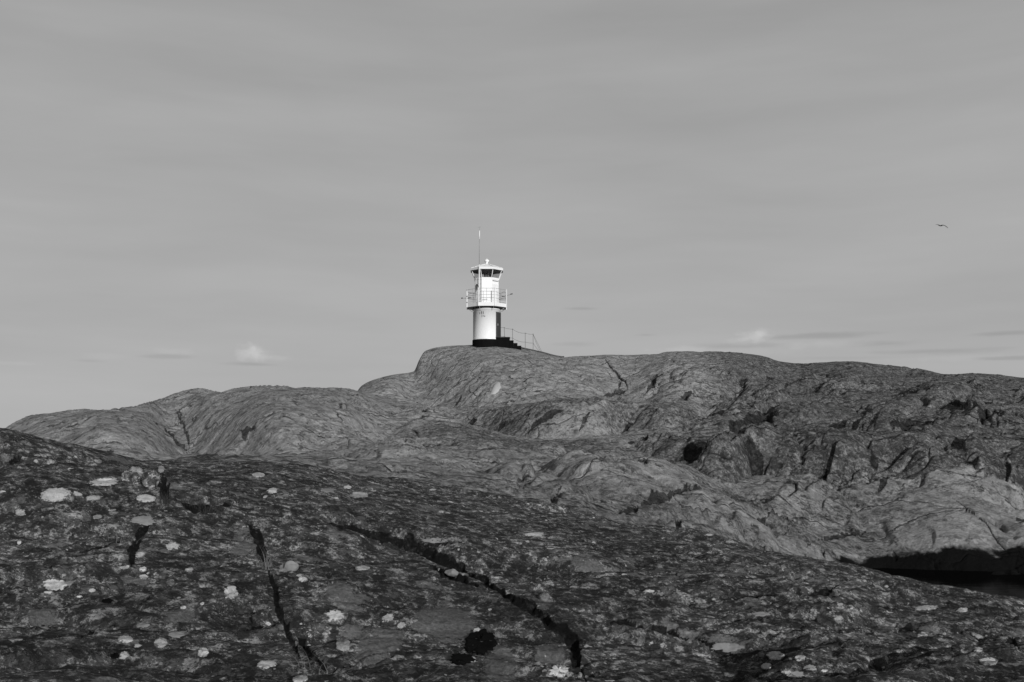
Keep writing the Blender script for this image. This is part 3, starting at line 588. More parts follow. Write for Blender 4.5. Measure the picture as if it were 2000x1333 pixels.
def tube(bm, pts, r, n=8, cap=True, r2=None):
    pts = [Vector(p) for p in pts]; rings = []
    for i, p in enumerate(pts):
        d = (pts[min(i + 1, len(pts) - 1)] - pts[max(i - 1, 0)]).normalized()
        a = Vector((0, 0, 1)) if abs(d.z) < .9 else Vector((1, 0, 0))
        e1 = d.cross(a).normalized(); e2 = d.cross(e1).normalized()
        rr = r if r2 is None else r + (r2 - r) * i / max(1, len(pts) - 1)
        rings.append([bm.verts.new(p + e1 * rr * math.cos(2 * math.pi * k / n) + e2 * rr * math.sin(2 * math.pi * k / n)) for k in range(n)])
    for a, b in zip(rings, rings[1:]):
        for k in range(n): bm.faces.new((a[k], a[(k + 1) % n], b[(k + 1) % n], b[k]))
    if cap: bm.faces.new(rings[0][::-1]); bm.faces.new(rings[-1])
    return bm
def lathe(prof, n=48, rot=0.0, bm=None, cx=0, cy=0):
    bm = bm or bmesh.new(); rings = []
    for r, z in prof:
        if r < 1e-6: rings.append([bm.verts.new((cx, cy, z))])
        else: rings.append([bm.verts.new((cx + r * math.sin(2 * math.pi * k / n + rot), cy - r * math.cos(2 * math.pi * k / n + rot), z)) for k in range(n)])
    for a, b in zip(rings, rings[1:]):
        for k in range(n):
            k2 = (k + 1) % n
            if len(a) == 1 and len(b) == 1: continue
            if len(a) == 1: bm.faces.new((a[0], b[k2], b[k]))
            elif len(b) == 1: bm.faces.new((a[k], a[k2], b[0]))
            else: bm.faces.new((a[k], a[k2], b[k2], b[k]))
    return bm
def box(bm, x0, x1, y0, y1, z0, z1, mat=None):
    v = [bm.verts.new(p) for p in ((x0, y0, z0), (x1, y0, z0), (x1, y1, z0), (x0, y1, z0), (x0, y0, z1), (x1, y0, z1), (x1, y1, z1), (x0, y1, z1))]
    if mat is not None:
        for q in v: q.co = mat @ q.co
    for f in ((3, 2, 1, 0), (4, 5, 6, 7), (0, 1, 5, 4), (1, 2, 6, 5), (2, 3, 7, 6), (3, 0, 4, 7)): bm.faces.new([v[i] for i in f])
    return bm
def bevel(bm, w):
    bmesh.ops.bevel(bm, geom=bm.edges[:], offset=w, segments=2, affect='EDGES', profile=.5); return bm

# ------------------------------------------------------------------ rock ground
cols = np.concatenate([np.linspace(-1.1, -.50, 60, endpoint=False), np.linspace(-.50, .50, 1150), np.linspace(.50, 1.1, 61)[1:]])
yl = at_s(YL, cols)
rows, split = [yl[0]], 0
for k in range(1, K):
    n = ROWS[k]
    for i in range(1, n + 1): rows.append(yl[k - 1] + (yl[k] - yl[k - 1]) * i / n)
    if k == 5: split = len(rows) - 1
Y = np.array(rows); X = cols[None] * (Y + APEX)
Z, DK = surface(X, Y); Z = Z.reshape(Y.shape); DK = DK.reshape(Y.shape)
# where dark lichen grows thickest on the far rock (by place): benches and the right-hand side; steep faces carry painted shade
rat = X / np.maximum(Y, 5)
LICHEN_SHADE = .75 * np.exp(-((Y - 59.5) / 2.8) ** 2) * sstep(rat, -.07, -.03) * (1 - sstep(rat, .16, .26)) + 1.1 * sstep(rat, .12, .28) * sstep(Y, 40.5, 44) + .55 * (1 - sstep(np.hypot((rat - .27) / .15, (Y - 36) / 5), .5, 1.1)) + .6 * np.exp(-((Y - 45) / 3.2) ** 2) * sstep(rat, .13, .17) - .45 * (1 - sstep(np.hypot((rat - .45) / .09, (Y - 35) / 2.5), .5, 1.1)) \
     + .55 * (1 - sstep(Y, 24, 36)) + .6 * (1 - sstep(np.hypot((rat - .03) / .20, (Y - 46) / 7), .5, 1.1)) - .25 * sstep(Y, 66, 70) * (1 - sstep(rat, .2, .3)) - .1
WN = np.zeros_like(X)                                               # places where the near rock is worn bare
for u, v, wpx, hpx in [(872, 1232, 150, 120), (352, 1206, 70, 40), (1075, 1280, 60, 60), (745, 1250, 90, 80), (1590, 1085, 60, 20), (80, 1210, 90, 40), (480, 1065, 50, 40), (980, 1290, 70, 50), (660, 1150, 60, 30), (1430, 1262, 90, 26), (1150, 1100, 60, 18)]:
    (cx, cy), (lx, ly), (tx, ty) = cast([(u, v), (u - wpx / 2, v), (u, v - hpx / 2)])
    dd = np.hypot((X - cx) / max(.05, abs(lx - cx)), (Y - cy) / min(1.5, max(.08, abs(ty - cy)))); WN = np.maximum(WN, 1 - np.clip(dd / 1.5, 0, 1))
def grid_obj(name, r0, r1, mat):
    x, y, z = X[r0:r1 + 1], Y[r0:r1 + 1], Z[r0:r1 + 1]; nr, nc = x.shape
    me = bpy.data.meshes.new(name); me.vertices.add(nr * nc)
    me.vertices.foreach_set('co', np.stack([x, y, z], -1).astype(np.float32).ravel())
    i = np.arange(nr * nc, dtype=np.int32).reshape(nr, nc)
    q = np.stack([i[:-1, :-1], i[:-1, 1:], i[1:, 1:], i[1:, :-1]], -1).reshape(-1, 4)
    me.loops.add(q.size); me.polygons.add(len(q))
    me.loops.foreach_set('vertex_index', q.ravel()); me.polygons.foreach_set('loop_start', np.arange(0, q.size, 4, dtype=np.int32))
    me.polygons.foreach_set('loop_total', np.full(len(q), 4, np.int32))
    me.polygons.foreach_set('use_smooth', np.ones(len(q), bool)); me.update(calc_edges=True)
    for nm, arr in (('soil_shade', DK), ('lichen', LICHEN_SHADE), ('worn', WN)):  # cleft and lichen masks both include painted shade
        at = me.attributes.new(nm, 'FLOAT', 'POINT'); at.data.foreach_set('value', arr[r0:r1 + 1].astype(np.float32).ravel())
    o = mesh_obj(name, me, mat); o['kind'] = 'structure'; return o
near = grid_obj('foreground_rock', 0, split, M_NEAR)
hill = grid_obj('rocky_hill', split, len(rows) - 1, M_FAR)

# sea
bm = bmesh.new()
rr = [0, 20, 60, 140, 400, 1500, 6000, 25000]; prev = None
for r in rr:
    ring = [bm.verts.new((r * math.cos(a * math.pi / 24), r * math.sin(a * math.pi / 24) + 20, 0)) for a in range(48)] if r else [bm.verts.new((0, 20, 0))]
    if prev:
        for k in range(48):
            if len(prev) == 1: bm.faces.new((prev[0], ring[k], ring[(k + 1) % 48]))
            else: bm.faces.new((prev[k], ring[k], ring[(k + 1) % 48], prev[(k + 1) % 48]))
    prev = ring
wat = bobj('sea_water', bm, M_WATER); wat['kind'] = 'structure'

bpy.context.view_layer.update()
def hit(u, v, obs=None):
    s_, t_ = slope(u, v); d = Vector((s_, 1, t_)).normalized(); best = None
    for o in (obs or (near, hill)):
        ok, p, n, _ = o.ray_cast(Vector((0, 0, ZC)), d)
        if ok and (best is None or p.y < best[0].y): best = (p, n)
    return best
def down(x, y):
    for o in (near, hill):
        ok, p, n, _ = o.ray_cast(Vector((x, y, 60)), Vector((0, 0, -1)))
        if ok: return p, n
    return Vector((x, y, 0)), Vector((0, 0, 1))

# ------------------------------------------------------------------ lichen crusts and black patches on the near slab
LI = [(110, 967, 58, 28, .5), (182, 973, 30, 9, .5), (203, 942, 58, 15, .8), (266, 922, 26, 22, .8), (246, 930, 16, 22, 1), (285, 974, 38, 16, .3), (315, 917, 13, 14, .4), (505, 928, 26, 9, .3),
      (532, 959, 20, 12, .8), (518, 971, 8, 5, .5), (702, 967, 34, 12, .8), (679, 952, 16, 6, .3), (337, 1067, 26, 15, .8), (108, 1143, 48, 22, .7), (274, 1084, 18, 12, .4), (279, 1113, 15, 10, .4), (281, 1127, 18, 9, .4),
      (370, 1114, 16, 8, .8), (451, 1157, 28, 28, .5), (245, 1249, 30, 14, .3), (242, 1281, 22, 16, .3), (314, 1256, 28, 19, .3), (397, 1275, 22, 18, .3), (708, 1110, 29, 9, .3), (654, 1203, 36, 22, 1.1), (670, 1260, 30, 27, .5),
      (522, 1298, 36, 16, .9), (180, 1154, 13, 8, .4), (358, 1187, 13, 6, .4), (155, 1166, 12, 4, .4), (932, 1233, 16, 12, .5), (923, 1289, 13, 11, .4), (900, 1292, 9, 6, .4), (1092, 1310, 34, 26, 1.2), (758, 1207, 24, 16, .9), (784, 1222, 16, 12, .9),
      (1514, 1281, 36, 17, .2), (1562, 1286, 22, 11, .4), (1497, 1302, 20, 12, .2), (1536, 1313, 20, 12, .7), (1588, 1307, 14, 6, .5), (1610, 1311, 14, 6, .5), (1808, 1188, 44, 10, .6), (1909, 1270, 20, 9, .4), (1930, 1292, 38, 16, .4), (1385, 1045, 15, 4, .3),
      (1046, 1044, 42, 7, .7), (40, 1001, 22, 14, .9), (38, 1060, 8, 8, .4), (1269, 1155, 20, 6, .4), (95, 1158, 18, 5, .8), (1640, 1181, 12, 5, .5), (586, 1326, 30, 14, .8), (845, 957, 14, 4, .5), (1878, 1192, 22, 9, 1.2), (592, 1132, 18, 10, .9), (490, 1100, 10, 6, .6), (395, 1180, 8, 5, .6), (862, 1000, 10, 4, .6)]
LIG = [(280, 1016, 48, 18, .9), (280, 1222, 26, 9, .9), (345, 1240, 30, 12, .8), (1580, 1304, 22, 10, .7), (1555, 1318, 30, 14, .9), (560, 1108, 30, 18, .6), (850, 1056, 50, 9, .9), (1420, 1264, 60, 16, .9), (135, 1140, 16, 8, .9), (640, 958, 26, 8, .9), (1485, 1200, 36, 8, .9), (190, 1010, 18, 8, .8)]
LIB = [(938, 1256, 58, 50, .7), (903, 1288, 44, 24, 1.1), (210, 1175, 20, 8, .9), (225, 1282, 18, 10, .7)]  # thin black patches laid on the rock
def crust(u, v, wpx, hpx, ragged, mat, seed, name='lichen_patch', thick=.006):
    rnd = random.Random(seed); n = 48; ph = [rnd.uniform(0, 6.28) for _ in range(6)]
    tilt = rnd.uniform(-.12, .25)
    c = hit(u, v)
    if c is None: return
    bm = bmesh.new(); rings = []
    vc = bm.verts.new(c[0] + c[1] * thick)
    def rad(a):
        cx, cy = math.cos(a), math.sin(a); o = seed * 3.7
        f = lambda k, sd: float(pn(np.array([cx * k + o]), np.array([cy * k + o * .3]), sd)[0])
        return 1 + ragged * (.30 * f(1.3, 70) + .30 * f(3.1, 71) + .22 * f(7, 72)) + rnd.uniform(-.05, .05) * (.6 + ragged)
    prof = [rad(2 * math.pi * k / n) for k in range(n)]
    for fr, hh in ((.3, 1), (.6, .9), (.85, 1), (.97, .8), (1.02, -.8)):
        ring = []
        for k in range(n):
            a = 2 * math.pi * k / n; r = prof[k] * fr
            x = math.cos(a) * r * wpx / 2; y = -math.sin(a) * r * hpx / 2 - x * tilt * hpx / wpx
            h = hit(u + x, v + y)
            if h is None or abs(h[0].y - c[0].y) > .9: h = (c[0].lerp(Vector((c[0].x + x * c[0].y / F, c[0].y, c[0].z - y * c[0].y / F)), .5), c[1])
            ring.append(bm.verts.new(h[0] + h[1] * thick * hh * rnd.uniform(.7, 1.2)))
        rings.append(ring)
    for k in range(n): bm.faces.new((vc, rings[0][k], rings[0][(k + 1) % n]))
    for a, b in zip(rings, rings[1:]):
        for k in range(n): bm.faces.new((a[k], b[k], b[(k + 1) % n], a[(k + 1) % n]))
    o = bobj(name, bm, mat, near, smooth=True)
    vals = [0.0] + [f for f in (.1, .35, .75, 1.0, 1.1) for _ in range(n)]
    at = o.data.attributes.new('rim', 'FLOAT', 'POINT'); at.data.foreach_set('value', vals)
    return o
for i, a in enumerate(LIB): crust(*a, M_ROUGHBLACK, 300 + i, 'black_patch', .010)
for i, a in enumerate(LIG): crust(*a, M_LICHG, 200 + i, 'grey_lichen_patch', .005)
for i, a in enumerate(LI): crust(*a, M_LICH, i)
# quartz vein knob on the hill
def hill_patch(u, v, pts, mat):
    c = hit(u, v, (hill,)); bm = bmesh.new(); ring = []; mid = []
    vc = bm.verts.new(c[0] + Vector((0, -.08, .05)))
    for px, py in pts:
        h = hit(px, py, (hill,)); ring.append(bm.verts.new(h[0] + h[1] * -.03)); g = hit(u + (px - u) * .8, v + (py - v) * .8, (hill,)); mid.append(bm.verts.new(g[0] + g[1] * .05))
    n = len(pts)
    for k in range(n):
        bm.faces.new((vc, mid[k], mid[(k + 1) % n])); bm.faces.new((mid[k], ring[k], ring[(k + 1) % n], mid[(k + 1) % n]))
    o = bobj('quartz_vein', bm, mat, hill, True); return o
hill_patch(967, 758, [(957, 770), (961, 760), (966, 750), (973, 744), (978, 748), (979, 757), (974, 766), (966, 772)], M_QUARTZ)

# ------------------------------------------------------------------ loose stones
def stone(u, v, wpx, hpx, label, seed, mat=M_STONE, angular=.0, depth=.8, tiltz=None, lich=0, sink=.32):
    h = hit(u, v + hpx * .42)
    if h is None: return
    p = h[0]; sx = wpx * p.y / F / 2; sz = hpx * p.y / F / 2 * 1.1; rnd = random.Random(seed)
    bm = bmesh.new(); bmesh.ops.create_icosphere(bm, subdivisions=4, radius=1)
    pl = [(Vector((rnd.uniform(-1, 1), rnd.uniform(-1, 1), rnd.uniform(-.6, 1))).normalized(), rnd.uniform(.62, .85)) for _ in range(9)]
    off = rnd.uniform(0, 50)
    for q in bm.verts:
        c = q.co.copy()
        if angular:
            for nrm, d in pl:
                k = c.dot(nrm)
                if k > d: c -= nrm * (k - d) * (.85 + .15 * angular)
        nz = float(pn(np.array([c.x * 1.7 + off]), np.array([c.y * 1.7 + c.z * 2.1]), 50)[0]) * .16 + float(pn(np.array([c.x * 6 + off]), np.array([c.y * 6 + c.z * 5]), 51)[0]) * .05
        c *= 1 + nz; q.co = Vector((c.x * sx, c.y * sx * depth, c.z * sz))
    o = bobj('stone', bm, mat, None, True); o.location = p + Vector((0, sx * depth * .3, sz * (1 - 2 * sink) + .0)); o.rotation_euler = (0, rnd.uniform(-.2, .2) if tiltz is None else tiltz, 0)
    tag(o, label, 'stone', 'loose stones on the near rock'); return o
stone(289, 935, 38, 36, 'round dark boulder wedged at the top of a cleft beside pale lichen', 1, angular=.4, sink=.16)
stone(257, 926, 44, 30, 'low stone blotched with white lichen left of the round boulder', 2, angular=.6, sink=.45)
stone(512, 1204, 42, 34, 'angular flat-topped grey stone beside the thin vertical crack', 3, angular=1, depth=.9, tiltz=.25, sink=.3)
stone(566, 1104, 34, 24, 'leaning pale stone right of the grass-filled crack', 4, mat=M_LICHG, angular=.8, tiltz=-.5, sink=.35)
stone(1068, 1166, 36, 20, 'rounded stone ringed by shadow above the long dark cleft', 5, angular=.3, sink=.35)
stone(883, 1117, 30, 15, 'pale flat stone lying inside the widest part of the dark cleft', 6, mat=M_LICHG, angular=.7, sink=.25)
stone(672, 1010, 42, 26, 'lumpy stone perched at the upper end of the dark cleft', 7, angular=.5, sink=.4)
stone(1885, 1262, 56, 22, 'low rounded stone near the right edge above pale lichen spots', 8, angular=.4, sink=.5)
stone(600, 1232, 24, 22, 'small knobbly stone sitting in the lower crack', 9, angular=.8, sink=.4)

# ------------------------------------------------------------------ grass
def tuft(u, v, n, hpx, spread, label, seed, mat, lean=0.0):
    h = hit(u, v); p = h[0]; L = hpx * p.y / F; rnd = random.Random(seed); bm = bmesh.new()
    for _ in range(n):
        bx, by = rnd.gauss(0, spread * p.y / F * .5), rnd.gauss(0, .03); q, _n = down(p.x + bx, p.y + by)
        a = rnd.uniform(0, 6.28); l = L * rnd.uniform(.5, 1.15); ln = rnd.uniform(.2, 1.1); wd = .0022 * rnd.uniform(.7, 1.3)
        dx, dy = math.cos(a) * ln + lean, math.sin(a) * ln; pv = None
        sx, sy = -math.sin(a), math.cos(a)
        if abs(sx) < .5: sx, sy = 1, 0
        for i in range(5):
            f = i / 4; c = q - p + Vector((dx * l * f * f, dy * l * f * f, l * f * (1 - .3 * ln * f) - .01)); ww = wd * (1 - f * .85)
            e = (bm.verts.new(c + Vector((sx * ww, sy * ww, 0))), bm.verts.new(c - Vector((sx * ww, sy * ww, 0))))
            if pv: bm.faces.new((pv[0], pv[1], e[1], e[0]))
            pv = e
    o = bobj('grass_tuft', bm, mat); o.location = p; tag(o, label, 'grass tuft', 'grass tufts rooted in the cracks'); return o
tuft(518, 1108, 34, 50, 12, 'tuft of dry pale blades standing in the short upper crack', 1, M_GRASS, .1)
tuft(396, 1000, 130, 26, 60, 'low dark cushion of grass under the left crest', 2, M_GRASSD)
tuft(240, 1058, 12, 40, 26, 'thin dry blades beside the dark hollow on the left slope', 3, M_GRASS, .25)
tuft(322, 985, 60, 28, 14, 'dark grass growing in the cleft below the round boulder', 4, M_GRASSD)
tuft(600, 1306, 12, 44, 40, 'few long dry stems sprawling over the crack at the bottom edge', 5, M_GRASS, -.6)


# ------------------------------------------------------------------ lighthouse
PX = LHY / F                                          # metres per photograph pixel there
z0 = ZC + slope(950, 675)[1] * LHY
def zz(v): return (675 - v) * PX
LH = thing('lighthouse', 'small white round lighthouse with gallery, lantern and black base on the bare knoll', 'lighthouse', (LHX, LHY, z0))
R0 = 26.8 * PX
bobj('plinth', lathe([(R0 + .05, -1.2), (R0 + .05, zz(665) - .02), (R0 + .02, zz(665)), (0, zz(665))], 64), M_BLACK, LH)
drum = bobj('lower_drum', lathe([(R0, zz(665)), (R0, zz(604.5) - .06), (R0 + .03, zz(604.5) - .06), (R0 + .03, zz(604.5)), (0, zz(604.5))], 96), M_WHITE, LH, True)
for e in drum.data.edges: pass
drum.data.polygons.foreach_set('use_smooth', [abs(p.normal.z) < .5 for p in drum.data.polygons])
# door
def arc_panel(r0, r1, a0, a1, zb, zt, n=10):
    bm = bmesh.new(); g = []
    for i in range(n + 1):
        a = R(a0 + (a1 - a0) * i / n); s_, c_ = math.sin(a), -math.cos(a)
        g.append([bm.verts.new((s_ * r0, c_ * r0, zb)), bm.verts.new((s_ * r1, c_ * r1, zb)), bm.verts.new((s_ * r1, c_ * r1, zt)), bm.verts.new((s_ * r0, c_ * r0, zt))])
    for a, b in zip(g, g[1:]):
        for k in range(4): bm.faces.new((a[k], a[(k + 1) % 4], b[(k + 1) % 4], b[k]))
    bm.faces.new(g[0]); bm.faces.new(g[-1][::-1]); return bm
door = bobj('door', arc_panel(R0 - .02, R0 + .025, 47, 84, zz(660), zz(613.5)), M_DOOR, LH)
for a0, a1, zb, zt in ((43.5, 47, zz(661), zz(611)), (84, 87.5, zz(661), zz(611)), (47, 84, zz(613.5), zz(611))):
    bobj('door_frame', arc_panel(R0 - .02, R0 + .055, a0, a1, zb, zt), M_DARK, LH)
bobj('handle', arc_panel(R0 + .025, R0 + .07, 51, 54, zz(638), zz(634), 2), M_GREY, door)
bobj('hinge', arc_panel(R0 + .025, R0 + .04, 74, 84, zz(622), zz(620.5), 3), M_DARK, door)
bobj('hinge', arc_panel(R0 + .025, R0 + .04, 74, 84, zz(652), zz(650.5), 3), M_DARK, door)
# worn dark marks on the front of the drum
for (u, v, wd, ht) in ((937.8, 614.5, .9, 4), (941.4, 613, 1.3, 4.6), (941.8, 616.3, 1.0, 1.6), (944.6, 613.2, 1.2, 3.6), (945.2, 615.5, .9, 1.8), (942.0, 620.3, .9, 4.4), (944.7, 619.8, .8, 3.4), (947.4, 620.8, 1.3, 2.6)):
    a = math.degrees(math.asin((u - 950.5) / 26.8)); da = wd / 26.8 / math.cos(R(a)) * 57.3 / 2
    bobj('worn_mark', arc_panel(R0 - .005, R0 + .008, a - da, a + da, zz(v + ht / 2), zz(v - ht / 2), 2), M_DARK, LH)
# gallery
RG = 41.5 * PX; O8 = R(22.5 + 1)
bobj('gallery_floor', lathe([(R0 - .05, zz(601.6)), (RG - .06, zz(601.6)), (RG - .02, zz(601.4)), (RG - .02, zz(600.5)), (.0, zz(600.5))], 8, O8), M_GREY, LH)
bobj('toe_board', lathe([(RG, zz(601.8)), (RG, zz(594.8)), (RG - .05, zz(594.8)), (RG - .05, zz(601.8)), (RG, zz(601.8))], 8, O8), M_WHITE2, LH)
for k in range(8):                                                # brackets under the floor
    a = O8 + k * math.pi / 4; s_, c_ = math.sin(a), -math.cos(a); bm = bmesh.new()
    tube(bm, [(s_ * (R0 + .01), c_ * (R0 + .01), zz(609)), (s_ * (RG - .18), c_ * (RG - .08), zz(603.3))], .014, 6); bobj('bracket', bm, M_WHITE2, LH)
def corner(k, r, z):
    a = O8 + k * math.pi / 4; return Vector((math.sin(a) * r, -math.cos(a) * r, z))
for k in range(8):
    bm = bmesh.new(); c = corner(k, RG + .02, 0); m = Matrix.Translation(c) @ Matrix.Rotation(O8 + k * math.pi / 4, 4, 'Z')
    box(bm, -.032, .032, -.03, .03, zz(602), zz(566.5), m); post = bobj('rail_post', bm, M_WHITE2, LH)
    for v in (567.5, 580, 591.5):
        bm = bmesh.new(); tube(bm, [corner(k, RG, zz(v)), corner(k + 1, RG, zz(v))], .014, 6); bobj('rail', bm, M_WHITE2 if v > 590 else M_GREY, LH)
# intermediate rail uprights
for k in range(8):
    c = (corner(k, RG, 0) + corner(k + 1, RG, 0)) / 2 ; bm = bmesh.new(); tube(bm, [c + Vector((0, 0, zz(594))), c + Vector((0, 0, zz(567)))], .012, 6); bobj('baluster', bm, M_GREY, LH)
# upper drum
RU = 25.2 * PX
up = bobj('upper_drum', lathe([(RU, zz(600.5)), (RU, zz(547)), (RU + .035, zz(547)), (RU + .035, zz(544.6)), (RU - .1, zz(544.6))], 8, O8), M_WHITE, LH)
bm = bmesh.new(); m = Matrix.Rotation(O8 + math.pi / 8, 4, 'Z'); rin = RU * math.cos(math.pi / 8)
box(bm, -.30, .30, -rin - .02, -rin + .02, zz(595), zz(556), m); hatch = bobj('gallery_door', bevel(bm, .006), M_WHITE2, LH)
# ventilation strip and small box on the drum
bm = bmesh.new(); m = Matrix.Rotation(O8 + math.pi / 8, 4, 'Z'); box(bm, -.3, .3, -rin - .05, -rin + .01, zz(550.5), zz(549), m); bobj('vent_strip', bm, M_GREY, LH)
bm = bmesh.new(); m = Matrix.Rotation(O8 - 3 * math.pi / 8, 4, 'Z'); box(bm, -.12, .12, -rin - .14, -rin + .01, zz(566), zz(556), m); bobj('junction_box', bevel(bm, .01), M_GREY, LH)
# lantern
RT = 33 * PX * .96
zb, zt = zz(544.6), zz(528.5)
for k in range(8):
    a0 = corner(k, RU, zb); a1 = corner(k, RT, zt); b0 = corner(k + 1, RU, zb); b1 = corner(k + 1, RT, zt)
    bm = bmesh.new(); vs = [bm.verts.new(p) for p in (a0, b0, b1, a1)]; bm.faces.new(vs)
    nrm = (b0 - a0).cross(a1 - a0).normalized() * -.012; v2 = [bm.verts.new(q.co + nrm) for q in vs]; bm.faces.new(v2[::-1])
    for i in range(4): bm.faces.new((vs[i], v2[i], v2[(i + 1) % 4], vs[(i + 1) % 4]))
    bobj('lantern_pane', bm, M_GLASS, LH)
    bm = bmesh.new(); tube(bm, [a0, a1], .032, 6); bobj('glazing_bar', bm, M_WHITE2, LH)
bobj('sill_ring', lathe([(RU - .12, zb + .002), (RU + .02, zb + .002), (RU + .03, zb + .05), (RU - .1, zb + .05), (RU - .12, zb + .002)], 8, O8), M_WHITE2, LH)
lens = bobj('lantern_lens', lathe([(0, zb - .02), (.13, zb), (.17, zb + .08), (.19, zb + .3), (.17, zb + .5), (.10, zb + .6), (0, zb + .62)], 32), M_LENS, LH, True)
bobj('lens_table', lathe([(0, zb - .1), (.35, zb - .1), (.35, zb - .03), (0, zb - .03)], 24), M_DARK, LH)
bobj('lantern_floor', lathe([(0, zb - .12), (RU - .02, zb - .12), (RU - .02, zb - .14), (0, zb - .14)], 8, O8), M_DARK, LH)
bm = bmesh.new()                                               # dark blind behind the light, landward side
for i in range(9):
    pass
b_ = arc_panel(RU - .12, RU - .09, 150, 196, zb + .05, zt - .02, 10); bobj('lantern_blind', b_, M_BLIND, LH)
# roof
RE = 34.5 * PX
bobj('roof_soffit', lathe([(0, zt - .005), (RE - .06, zt - .005), (RE - .06, zt + .03), (0, zt + .03)], 8, O8), M_DARK, LH)
bobj('eave', lathe([(RE - .055, zt), (RE, zt + .0), (RE + .01, zt + .17), (RE - .055, zt + .17), (RE - .055, zt)], 8, O8), M_WHITE2, LH)
ap = zz(513.6)
bobj('roof', lathe([(RE - .05, zt + .15), (RE - .06, zt + .19), (.62, zt + .19 + (ap - zt - .19) * .62), (.16, ap), (0, ap)], 8, O8), M_WHITE, LH)
for k in range(8):
    bm = bmesh.new(); tube(bm, [corner(k, RE - .03, zt + .2), corner(k, .62, zt + .2 + (ap - zt - .19) * .62 + .01), corner(k, .15, ap + .01)], .018, 6); bobj('roof_seam', bm, M_WHITE2, LH)
bobj('finial', lathe([(.15, ap - .02), (.10, ap + .03), (.09, ap + .16), (.17, ap + .20), (.20, ap + .27), (.15, ap + .36), (.05, ap + .40), (.03, ap + .46), (0, ap + .47)], 24), M_WHITE, LH, True)
# antenna mast
mx = (936.6 - 950.5) * PX; my = -1.30
def px_mast(v): return zz(v) + 1.30 * .11
bm = bmesh.new(); tube(bm, [(mx, my, zz(601)), (mx, my, zz(520))], .045, 12); mast = bobj('mast', bm, M_WHITE2, LH, True)
bm = bmesh.new(); tube(bm, [(mx, my, zz(520)), (mx, my, zz(482)), (mx + .01, my, zz(470))], .020, 8); bobj('mast_upper', bm, M_GREY, mast, True)
bm = bmesh.new(); tube(bm, [(mx + .01, my, zz(470)), (mx + .01, my, zz(453))], .034, 8); bobj('whip_sleeve', bm, M_WHITE, mast, True)
bm = bmesh.new(); tube(bm, [(mx + .01, my, zz(453)), (mx + .02, my, zz(446))], .015, 6); bobj('whip', bm, M_GREY, mast)
bm = bmesh.new(); tube(bm, [(mx - .12, my, zz(446.3)), (mx + .14, my, zz(445.3))], .012, 6); bobj('wind_arm', bm, M_GREY, mast)
for v in (531, 556, 588):
    bm = bmesh.new(); tube(bm, [(mx, my, zz(v)), (mx * .86, -RU * .80 - (.25 if v < 540 else 0), zz(v))], .02, 6); bobj('mast_stay', bm, M_GREY, mast)
# cranked service pipe beside the mast
bm = bmesh.new(); px_ = (933.5 - 950.5) * PX; tube(bm, [(px_, -.98, zz(546)), (px_, -.98, zz(556)), (px_ + .14, -1.0, zz(562)), (px_ + .02, -.98, zz(569)), (px_ + .0, -.98, zz(598))], .03, 8); bobj('service_pipe', bm, M_WHITE2, LH, True)
# side lamps / aerial arms sticking out through the rail
def arm(x0, y0, v0, x1, y1, v1, r=.02):
    bm = bmesh.new(); tube(bm, [((x0 - 950.5) * PX, y0, zz(v0)), ((x1 - 950.5) * PX, y1, zz(v1))], r, 8); return bobj('aerial_arm', bm, M_GREY, LH)
def knob(u, y, v, r, l=.10):
    bm = bmesh.new(); x = (u - 950.5) * PX; tube(bm, [(x - l, y, zz(v)), (x + l * .2, y, zz(v - .3)), (x + l, y, zz(v - .6))], r, 10); return bobj('sector_lamp', bm, M_DARK, LH, True)
arm(926, -.2, 581.5, 901, -.6, 584); knob(902.5, -.6, 583.8, .045, .07); knob(917, -.5, 582.6, .03, .12); arm(926, .3, 570, 915, .2, 571); arm(920, .2, 570.5, 914, -.3, 576, .013)
arm(974, -.2, 581, 1001, -.6, 575.5); knob(999.5, -.6, 575.6, .04, .09); knob(984, -.4, 579.5, .035, .12); arm(974, .3, 582.5, 990, .1, 579); arm(975, .1, 570, 982, -.3, 579, .013); arm(986, -.2, 568.5, 978, .2, 571, .013); knob(948, -1.72, 590.3, .016, .2)
# rail clamps on the right corner
for v in (568, 580.5, 592.5):
    c = corner(2, RG + .03, zz(v)); bm = bmesh.new(); box(bm, c.x - .06, c.x + .02, c.y - .05, c.y + .05, c.z - .035, c.z + .035); bobj('rail_clamp', bm, M_DARK, LH)
    c = corner(6, RG + .03, zz(v)); bm = bmesh.new(); box(bm, c.x - .03, c.x + .05, c.y - .05, c.y + .05, c.z - .03, c.z + .03); bobj('rail_clamp', bm, M_DARK, LH)

# ------------------------------------------------------------------ steps
ST = thing('entrance_steps', 'black stepped concrete landing leading down from the lighthouse door', 'steps', (LHX, LHY, z0))
X0 = (969 - 950.5) * PX; XL = (996 - 950.5) * PX
sy0, sy1 = -.72, .55
bm = bmesh.new(); box(bm, X0, XL, sy0 - .1, sy1, -1.6, zz(661.3)); bobj('landing', bevel(bm, .015), M_BLACK, ST)
for i, (xa, xb, v) in enumerate(((996, 1003.5, 667), (1003.5, 1011, 672.3), (1011, 1018.5, 677.5))):
    bm = bmesh.new(); box(bm, (xa - 950.5) * PX + .003, (xb - 950.5) * PX, sy0 - .05, sy1 - .03, -2.2, zz(v)); bobj('step', bevel(bm, .012), M_BLACK, ST)
bm = bmesh.new(); box(bm, X0 - .02, XL + .02, sy0 - .13, sy1 + .02, zz(661.3) + .004, zz(661.3) + .03); bobj('landing_slab', bevel(bm, .008), M_DARK, ST)
